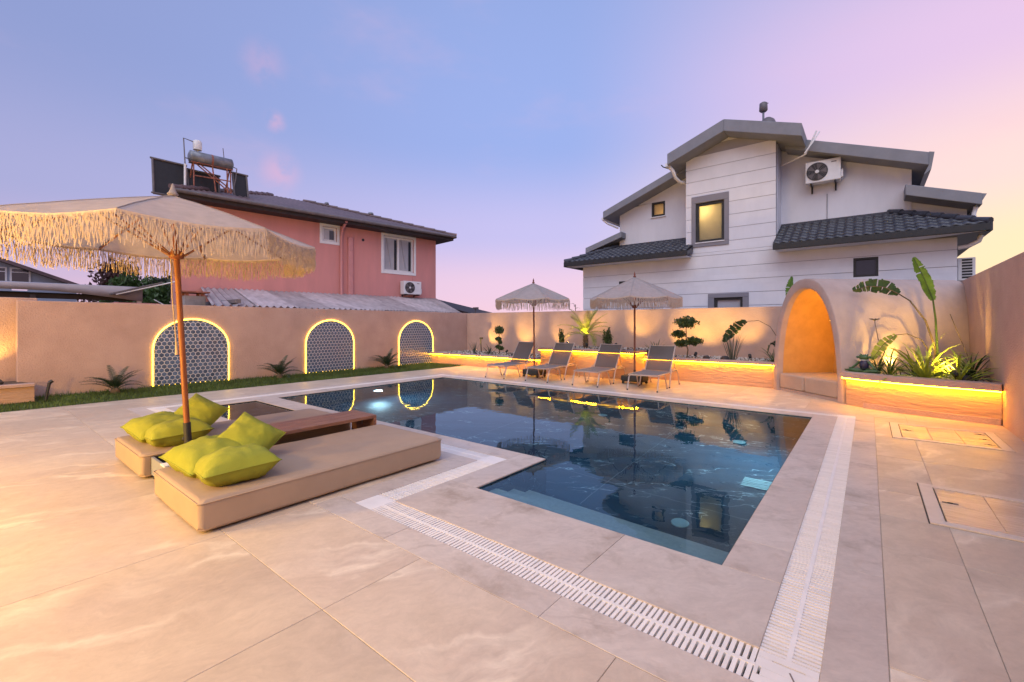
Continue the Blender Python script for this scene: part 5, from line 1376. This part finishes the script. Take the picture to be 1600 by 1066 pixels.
ac_unit('white air conditioner unit with dark round grille on the upper wall of the white house', (-1.03, 15.73, 5.48), R(0), .84, .62)
ac_unit('white air conditioner unit low on the pink house wall under the window', (-15.43, 12.25, 2.66), R(82.5), .86, .56, .3)
t = thing('ac_unit', 'edge of a white air conditioner unit on the far side wall of the white house', 'air conditioner', (1.84, 15.6, 2.42), 0, 'outdoor air conditioner units')
m = MB(); m.box((-.155, -.4, 0), (.155, .4, .55)); bevel(m.build('casing', M_acw, t), .015)
m = MB()
for k in range(7): m.box((-.08, -.403, .05 + k * .07), (.10, -.4005, .05 + k * .07 + .05))
m.build('side_vents', M_black, t)

# ------------------------------------------------------------------ pink house
PO = (-15.5, 8.7, 0)
ph = thing('pink_house', 'pink rendered house with a brown hipped roof behind the lawn wall', 'house', PO)
PX = -15.5
def ppart(mb, name, material, fix=True, bev=0): return part(mb, name, material, ph, PO, bev, fix)
ph.location = (-16.155, 8.745, 0); ph.rotation_euler = (0, 0, R(-7.5))
PW = [(8.61, 4.55, 9.16, 5.10), (11.12, 3.62, 12.56, 5.10)]
m = MB()
for (y0, z0, y1, z1) in sub_rects([(4.21, -.4, 13.72, 5.40)], PW): m.box((PX - .3, y0, z0), (PX, y1, z1))
m.box((-24, 13.42, -.4), (PX - .301, 13.72, 5.32)); m.box((-17.3, 4.21, -.4), (PX - .301, 4.51, 5.32)); m.box((-17.3, 4.511, -.4), (-17.0, 7, 5.32)); m.box((-24, 7.001, -.4), (-17.0, 7.3, 5.32))
ppart(m, 'wall', M_pink)
for (y0, z0, y1, z1), kind in zip(PW, ('small', 'big')):
    f = MB(); fw = .075
    def yb(a, x0, x1): f.box((x0, a[0], a[1]), (x1, a[2], a[3]))
    for a in ((y0, z0, y1, z0 + fw), (y0, z1 - fw, y1, z1), (y0, z0 + fw, y0 + fw, z1 - fw), (y1 - fw, z0 + fw, y1, z1 - fw)): yb(a, PX - .16, PX - .06)
    if kind == 'big': yb(((y0 + y1) / 2 - .045, z0 + fw, (y0 + y1) / 2 + .045, z1 - fw), PX - .15, PX - .065)
    w_ = ppart(f, 'window', M_pvc)
    s = MB()
    g_ = .11
    for a in ((y0 - g_, z0 - g_, y1 + g_, z0), (y0 - g_, z1, y1 + g_, z1 + g_), (y0 - g_, z0, y0, z1), (y1, z0, y1 + g_, z1)): s.box((PX - .29, a[0], a[1]), (PX + .025, a[2], a[3]))
    q = fix_normals(s.build('surround', M_pvc, w_, org=PO)); bevel(q, .008, 1)
    panes = [(y0 + fw, y1 - fw)] if kind == 'small' else [(y0 + fw, (y0 + y1) / 2 - .045), ((y0 + y1) / 2 + .045, y1 - fw)]
    for a, c in panes:
        p = MB(); p.box((PX - .115, a, z0 + fw), (PX - .105, c, z1 - fw)); p.build('pane', M_curtain, w_, org=PO)
        p = MB(); p.box((PX - .118, a + (c - a) * (.78 if kind == 'big' else .55), z0 + fw), (PX - .104, c - .01, z1 - fw - .04)); p.build('shade', M_glass, w_, org=PO)
        if kind == 'big': p = MB(); p.tube([(PX - .09, a + .10, z1 - fw), (PX - .09, a + .32, z0 + fw + .1)], .012, 5); p.build('sash_edge', M_groove, w_, org=PO)
# hipped roof: corrugated sheets on the garden side, plain elsewhere
EX0, EX1, EY0, EY1, EZ = -25.0, -14.85, 3.97, 14.35, 5.42
RX, RY0, RY1, RZ = -19.6, 8.0, 9.3, 7.0
def corr(poly_fn, y0, y1, pitch, amp, nm, material, nx=6):
    pass
m = MB(); n = 230; vs = []; nx = 2
for i in range(n + 1):
    y = EY0 + (EY1 - EY0) * i / n
    if y < RY0: f_ = (y - EY0) / (RY0 - EY0)
    elif y > RY1: f_ = (EY1 - y) / (EY1 - RY1)
    else: f_ = 1
    dz = .022 * math.sin(2 * math.pi * i / 4)
    vs += [(EX1, y, EZ + dz), (EX1 + (RX - EX1) * f_, y, EZ + (RZ - EZ) * f_ + dz)]
m.add(vs, [(2 * i, 2 * i + 1, 2 * i + 3, 2 * i + 2) for i in range(n)]); ppart(m, 'roof_sheet', M_roofbr)
m = MB(); m.add([(EX1, EY1, EZ), (RX, RY1, RZ), (EX0, EY1, EZ)], [(0, 1, 2)]); m.add([(EX1, EY0, EZ), (RX, RY0, RZ), (-17.7, EY0, EZ)], [(0, 1, 2)]); m.add([(-17.7, EY0, EZ), (RX, RY0, RZ), (EX0, 7.0, EZ)], [(0, 1, 2)]); m.add([(EX0, 7.0, EZ), (RX, RY0, RZ), (RX, RY1, RZ), (EX0, EY1, EZ)], [(0, 1, 2, 3)])
ppart(m, 'roof', M_roofbr, fix=False)
m = MB(); m.prism([(EX1 - .06, EY0 + .06), (EX1 - .06, EY1 - .06), (EX0 + .06, EY1 - .06), (EX0 + .06, 7.06), (-17.6, 7.06), (-17.6, EY0 + .06)], (EZ - .22, EZ - .05), 'z'); ppart(m, 'eave', M_eave)
m = MB(); m.tube([(EX1 + .02, EY0, EZ - .05), (EX1 + .02, EY1, EZ - .05)], .065, 8); m.tube([(EX1, EY1 + .02, EZ - .05), (EX0, EY1 + .02, EZ - .05)], .065, 8); ppart(m, 'gutter', M_gutter, False)
for (ya, yb_, xa) in ((RY1, EY1, 1), (RY0, EY0, 1)):
    p0, p1 = Vector((RX, ya, RZ)), Vector((EX1, yb_, EZ))
    for k in range(14):
        a, b_ = p0.lerp(p1, k / 14), p0.lerp(p1, (k + 1.1) / 14); ppart(MB().tube([a + Vector((0, 0, .02)), b_ + Vector((0, 0, .04))], [.07, .085], 7), 'ridge_tile', M_roofbr, False)
m = MB(); m.tube([(-14.9, 9.28, 5.28), (-15.3, 9.30, 5.08), (-15.42, 9.30, 4.8), (-15.42, 9.30, 2.5), (-15.3, 9.35, 2.3)], .055, 8); ppart(m, 'downpipe', M_pinkpipe, False)
m = MB(); m.box((-15.499, 9.57, 2.2), (-15.38, 9.76, 4.80)); ppart(m, 'duct', M_pinkpipe, bev=.015)
m = MB(); m.tube([(-15.52, 10.22, 4.78), (-15.485, 10.22, 4.78)], .055, 10); ppart(m, 'vent_hole', M_black, False)
m = MB(); m.tube([(-15.48, 12.50, 3.5), (-15.48, 12.50, 3.0)], .018, 6); ppart(m, 'ac_pipe', M_pinkpipe, False)
VL = ['small vent cap on the brown roof nearest the ridge', 'small vent cap half way down the hip of the brown roof', 'small vent cap low on the hip of the brown roof', 'flat roof hatch on the brown corrugated slope']
for i, (y, f_, s) in enumerate(((9.9, .84, .11), (11.2, .55, .14))):
    p = Matrix.Rotation(R(-7.5), 4, 'Z') @ (Vector((RX, RY1, RZ)).lerp(Vector((EX1, EY1, EZ)), 1 - f_) - Vector(PO)) + Vector((-16.155, 8.745, 0))
    m = MB(); m.lathe([(.05, 0), (.05, .12), (s, .13), (s * .8, .22), (.02, .25)], 9); o = m.build('vent_cap', M_steel, None, p + Vector((-.1, 0, -.02))); tag(o, VL[i + 0], 'vent', 'vent caps on the brown roof')
# lean-to of pale corrugated sheets
t = thing('lean_to_roof', 'pale corrugated sheet lean-to roof between the pink house and the garden wall', 'roof', (-13.9, 8.5, 2.1)); org = (-13.9, 8.5, 2.1)
ys = 4.85; k = 0
while ys < 13.6:
    ye = min(ys + .92, 13.75); m = MB(); n = 24; vs = []; tz = rnd.uniform(0, .012); sk = -1.35 * (1 if ys > 11.8 else 0)
    for i in range(n + 1):
        y = ys + (ye + .04 - ys) * i / n; dz = .034 * math.sin(2 * math.pi * i / 4.0) + tz + .008 * (k % 2)
        yl = min(y, 12.45) if ys > 11.6 else y
        vs += [(-15.49 - .1317 * (13.72 - y), y, 2.53 + dz), (-12.25, y - 1.05 + .1125 * (y - 4.85) if y < 9 else y - .6 - (y - 9) * .22, 1.80 + dz)]
    m.add(vs, [(2 * i, 2 * i + 1, 2 * i + 3, 2 * i + 2) for i in range(n)])
    m.build('roof_sheet', M_sheet, t, org=org); ys += .92; k += 1
m = MB(); m.box((-15.45, 4.4, 1.9), (-12.45, 4.5, 2.0)); m.box((-12.75, 4.4, 1.62), (-12.65, 12.2, 1.72)); m.build('rafters', M_gutter, t, org=org)
t = thing('chimney', 'short grey concrete chimney with a rusty cap by the lean-to roof', 'chimney', (-14.2, 3.95, 0))
m = MB(); m.box((-.22, -.24, -.4), (.22, .24, 2.12)); bevel(m.build('stack', mat('grey_concrete', (.30, .27, .27), .9, .25, 4, bump=.3), t), .01)
m = MB(); [m.box((a - .03, b_ - .03, 2.121), (a + .03, b_ + .03, 2.2)) for a in (-.17, .17) for b_ in (-.17, .17)]; m.build('legs', M_rust, t)
m = MB(); m.box((-.30, -.32, 2.201), (.30, .32, 2.24)); m.build('cap', M_rust, t)
# low pink annexe behind the parasol pole with a small grey roof
t = thing('annexe', 'dark low lean-to beside the pink house, left of the parasol pole', 'outbuilding', (-16.2, 3.1, 0))
m = MB(); m.box((-.9, -.5, -.4), (.6, .45, 1.95)); m.build('wall', M_pink, t)
m = MB(); m.prism([(-.55, 2.16), (.50, 2.52), (.50, 2.56), (-.55, 2.20)], (-1.0, .75), 'x'); fix_normals(m.build('roof', M_gutter, t))
m = MB(); m.box((.601, .05, -.3), (.61, .40, 1.9)); m.build('door', M_black, t)
MB().tube([(.72, -.5, 2.15), (.74, .9, 2.62)], .02, 6).build('pole', M_pvc, t); MB().tube([(.72, .3, 2.05), (.72, .62, 1.85)], .015, 5).build('brace', M_pvc, t)

# solar water heater on the pink roof
SO = (-17.2, 5.2, 5.75)
t = thing('solar_water_heater', 'rusty solar water heater with a horizontal tank on the pink house roof', 'solar heater', SO)
def sp(mb, nm, material, par=None, fix=False):
    o = mb.build(nm, material, par or t, org=SO)
    return fix_normals(o) if fix else o
for (ya, yb_, zb, zt, xa, xb) in ((3.75, 4.58, 5.40, 6.50, -17.1, -17.25), (4.66, 5.55, 5.48, 6.42, -17.15, -17.3), (5.98, 6.42, 5.72, 6.66, -17.1, -17.3)):
    m = MB(); m.prism([(xa, zb), (xa - .09, zb - .02), (xb - .09, zt - .02), (xb, zt)], (ya, yb_), 'y')
    c_ = sp(m, 'collector', M_black, fix=True)
    m = MB()
    for y in (ya, yb_): m.tube([(xa + .01, y, zb), (xb + .01, y, zt)], .035, 5)
    m.tube([(xb + .01, ya - .06, zt), (xb + .01, yb_ + .06, zt)], .035, 5); m.tube([(xa + .01, ya - .06, zb), (xa + .01, yb_ + .06, zb)], .03, 5)
    sp(m, 'frame', M_gutter, c_)
def slant(y): return 0
m = MB(); m.tube([(-17.0, 4.62, 6.76), (-17.0, 4.66, 6.76), (-17.0, 5.20, 6.78), (-17.0, 5.84, 6.80), (-17.0, 5.88, 6.80)], [.12, .20, .20, .20, .12], 16); sp(m, 'tank', M_steel)
m = MB(); m.tube([(-17.0, 5.22, 6.78), (-17.0, 5.27, 6.78)], .206, 16); sp(m, 'tank_band', M_rust)
m = MB(); m.lathe([(.12, 0), (.125, .06), (.125, .26), (.10, .30)], 14, (-17.0, 4.86, 7.02)); m.tube([(-17, 4.86, 6.95), (-17, 4.86, 7.04)], .02, 6); sp(m, 'expansion_tank', M_acw)
m = MB()
L_ = [((-16.9, 4.74, 5.65), (-16.95, 4.74, 6.62)), ((-16.9, 5.80, 5.80), (-16.95, 5.80, 6.66)), ((-17.5, 4.74, 5.7), (-17.05, 4.74, 6.6)), ((-17.5, 5.80, 5.85), (-17.05, 5.80, 6.6)),
      ((-16.95, 4.78, 6.58), (-16.9, 5.78, 5.82)), ((-16.98, 4.92, 6.58), (-16.93, 5.86, 5.9)), ((-16.9, 4.74, 6.15), (-16.9, 5.80, 6.22)), ((-16.9, 5.25, 6.6), (-16.9, 5.35, 5.75)), ((-16.9, 5.68, 6.62), (-16.9, 5.70, 5.8)),
      ((-17.15, 4.66, 6.60), (-17.15, 5.86, 6.64)), ((-16.9, 4.66, 6.58), (-16.9, 5.86, 6.62))]
for a, b_ in L_: m.tube([a, b_], .022, 5)
sp(m, 'stand', M_rust)
m = MB(); m.tube([(-16.9, 4.50, 5.55), (-16.9, 4.50, 6.45)], .035, 7); sp(m, 'pipe', M_pvc)
for pts_, r_ in (([(-16.9, 4.50, 6.45), (-16.9, 4.46, 7.26), (-17.0, 4.74, 7.26)], .018), ([(-16.9, 4.49, 6.65), (-16.95, 4.66, 6.66)], .016), ([(-16.95, 5.9, 6.74), (-16.9, 5.98, 6.70), (-16.9, 5.94, 6.3), (-16.9, 5.86, 5.9)], .016)): sp(MB().tube(pts_, r_, 6), 'pipe', M_gutter)
m = MB(); m.tube([(-17.2, 5.70, 6.95), (-17.2, 5.66, 7.38)], .012, 5); sp(m, 'antenna', M_gutter)

# ------------------------------------------------------------------ things farther off on the lawn side
t = thing('pergola', 'grey awning-topped pergola with dark slats behind the lawn wall', 'pergola', (-16, 1.5, 0))
m = MB(); n = 10
vs = []
for i in range(n + 1):
    y = -2.6 + 4.36 * i / n; s = i / n
    vs += [(.02, y, 2.34 + .07 * s), (.0, y, 2.20 - .20 * max(0, (s - .6) / .4) ** 1.5 - .01 * math.sin(i))]
m.add(vs, [(2 * i, 2 * i + 1, 2 * i + 3, 2 * i + 2) for i in range(n)], True)
o = m.build('awning_edge', M_fabric_g, t); sd = o.modifiers.new('thick', 'SOLIDIFY'); sd.thickness = .012
m = MB(); m.add([(.02, -2.6, 2.34), (.02, 1.76, 2.41), (-3.2, 1.76, 2.62), (-3.2, -2.6, 2.58)], [(0, 1, 2, 3)]); m.build('awning', M_fabric_g, t)
for k in range(7):
    m = MB(); m.box((-.30 - k * .45, -2.6, 2.02 + .022 * k), (-.24 - k * .45, 1.72, 2.12 + .03 * k)); m.build('slat', M_eave, t)
for (x, y) in ((-.1, 1.70), (-.1, -.35), (-3, 1.7), (-3, -.6)): MB().box((x - .05, y - .05, -.4), (x + .05, y + .05, 2.1)).build('post', M_eave if y < 1 else M_acw, t)
t = thing('grey_house', 'pale blue-grey gabled house far behind the pergola', 'house', (-30, 0, 0))
m = MB()
for (y0, z0, y1, z1) in sub_rects([(-4, -.4, 3.6, 3.2)], [(-.2, 2.9, .55, 3.85), (1.5, 2.9, 2.0, 3.85)]): m.box((-.3, y0, z0), (0, y1, z1))
m.prism([(-4, 3.201), (3.6, 3.201), (1.0, 4.30), (-1.0, 4.9)], (-.3, 0), 'x'); m.box((-6, 3.3, -.4), (-.301, 3.6, 3.2)); fix_normals(m.build('wall', M_bluehouse, t))
for (ya, yb_) in ((1.5, 2.02), (.62, 1.30)):
    f = MB(); z0, z1 = 3.28, 3.86
    for a in ((ya - .06, z0 - .06, yb_ + .06, z0), (ya - .06, z1, yb_ + .06, z1 + .06), (ya - .06, z0, ya, z1), (yb_, z0, yb_ + .06, z1), (ya, z1 - .16, yb_, z1 - .12)): f.box((.001, a[0], a[1]), (.05, a[2], a[3]))
    w_ = f.build('window', M_pvc, t); p = MB(); p.box((.001, ya, z0), (.02, yb_, z1)); p.build('pane', M_glass, w_)
m = MB(); m.prism([(-1.0, 5.0), (3.75, 3.10), (3.75, 3.25), (-1.0, 5.16)], (-6.3, .5), 'x'); m.prism([(-5, 3.4), (-1.0, 5.0), (-1.0, 5.16), (-5, 3.56)], (-6.3, .5), 'x'); fix_normals(m.build('roof', M_roofbr, t))
def tree(name, label, loc, h, r, material, n, trunk_r=.12, leaf=.12, grp='trees behind the lawn wall'):
    t = thing(name, label, 'tree', loc, 0, grp)
    m = MB(); m.tube([(0, 0, -.4), (.05, 0, h * .35), (-.03, .05, h * .7)], [trunk_r, trunk_r * .8, trunk_r * .4], 8)
    for k in range(5):
        a = k * 1.3; m.tube([(0, 0, h * (.35 + .06 * k)), (math.cos(a) * r * .6, math.sin(a) * r * .6, h * (.6 + .06 * k))], [trunk_r * .4, trunk_r * .12], 5)
    m.build('trunk', M_bark, t)
    q = MB()
    for k in range(9):
        c = (rnd.gauss(0, r * .45), rnd.gauss(0, r * .45), h * rnd.uniform(.5, .92)); z_ = leaf_cloud(n // 9, c, (r * .55, r * .55, h * .17), leaf, .3, seed=k); q.add(z_.v, z_.f)
    tag(q.build('crown', material, t), kind='stuff')
    return t
tree('tree', 'dark green bushy tree between the grey house and the olive tree', (-27.0, 5.0, 0), 3.5, 1.0, M_leaf, 3000)
tree('olive_tree', 'grey-green olive tree behind the pergola', (-27.5, 6.3, 0), 3.7, 1.3, M_sage, 4200)
tree('tree', 'dark glossy tree touching the edge of the pink house', (-25.0, 7.2, 0), 3.6, 1.2, M_darkgr, 4200)
tree('tree', 'reddish-brown tree seen through the parasol fringe beside the grey house', (-31.0, 5.2, 0), 4.6, 1.2, mat('red_leaf', (.10, .045, .04), .6, .4, 6, translucent=.2), 2400)
t = thing('shed', 'dark-roofed low building far beyond the wall corner', 'outbuilding', (-17, 16.6, 0))
m = MB(); m.box((-3, -.9, -.4), (1.5, .9, 1.75)); m.build('wall', M_pink, t)
m = MB(); m.prism([(-3.4, 2.86), (2.0, 1.80), (2.0, 1.90), (-3.4, 2.98)], (-1.0, 1.0), 'y'); fix_normals(m.build('roof', M_eave, t))
m = MB(); m.tube([(1.75, -.5, 1.9), (1.75, -.5, 2.12)], .03, 6); m.box((1.62, -.55, 2.12), (1.92, -.45, 2.22)); m.build('antenna', M_gutter, t)
t = thing('young_conifer', 'thin spiky shrub tip rising behind the wall at the corner of the white house', 'shrub', (-8.45, 14.2, 0))
MB().tube([(0, 0, -.4), (.05, 0, 2.1)], [.03, .01], 6).build('stem', M_stem, t)
for k in range(16):
    a = k * 2.4; z = .9 + 1.25 * k / 16; o = put(F_cyc[k % 2], 'frond', t, (.02, 0, z)); o.rotation_euler = (Matrix.Rotation(a, 3, 'Z') @ Matrix.Rotation(R(48), 3, 'Y')).to_euler(); o.scale = (.45,) * 3
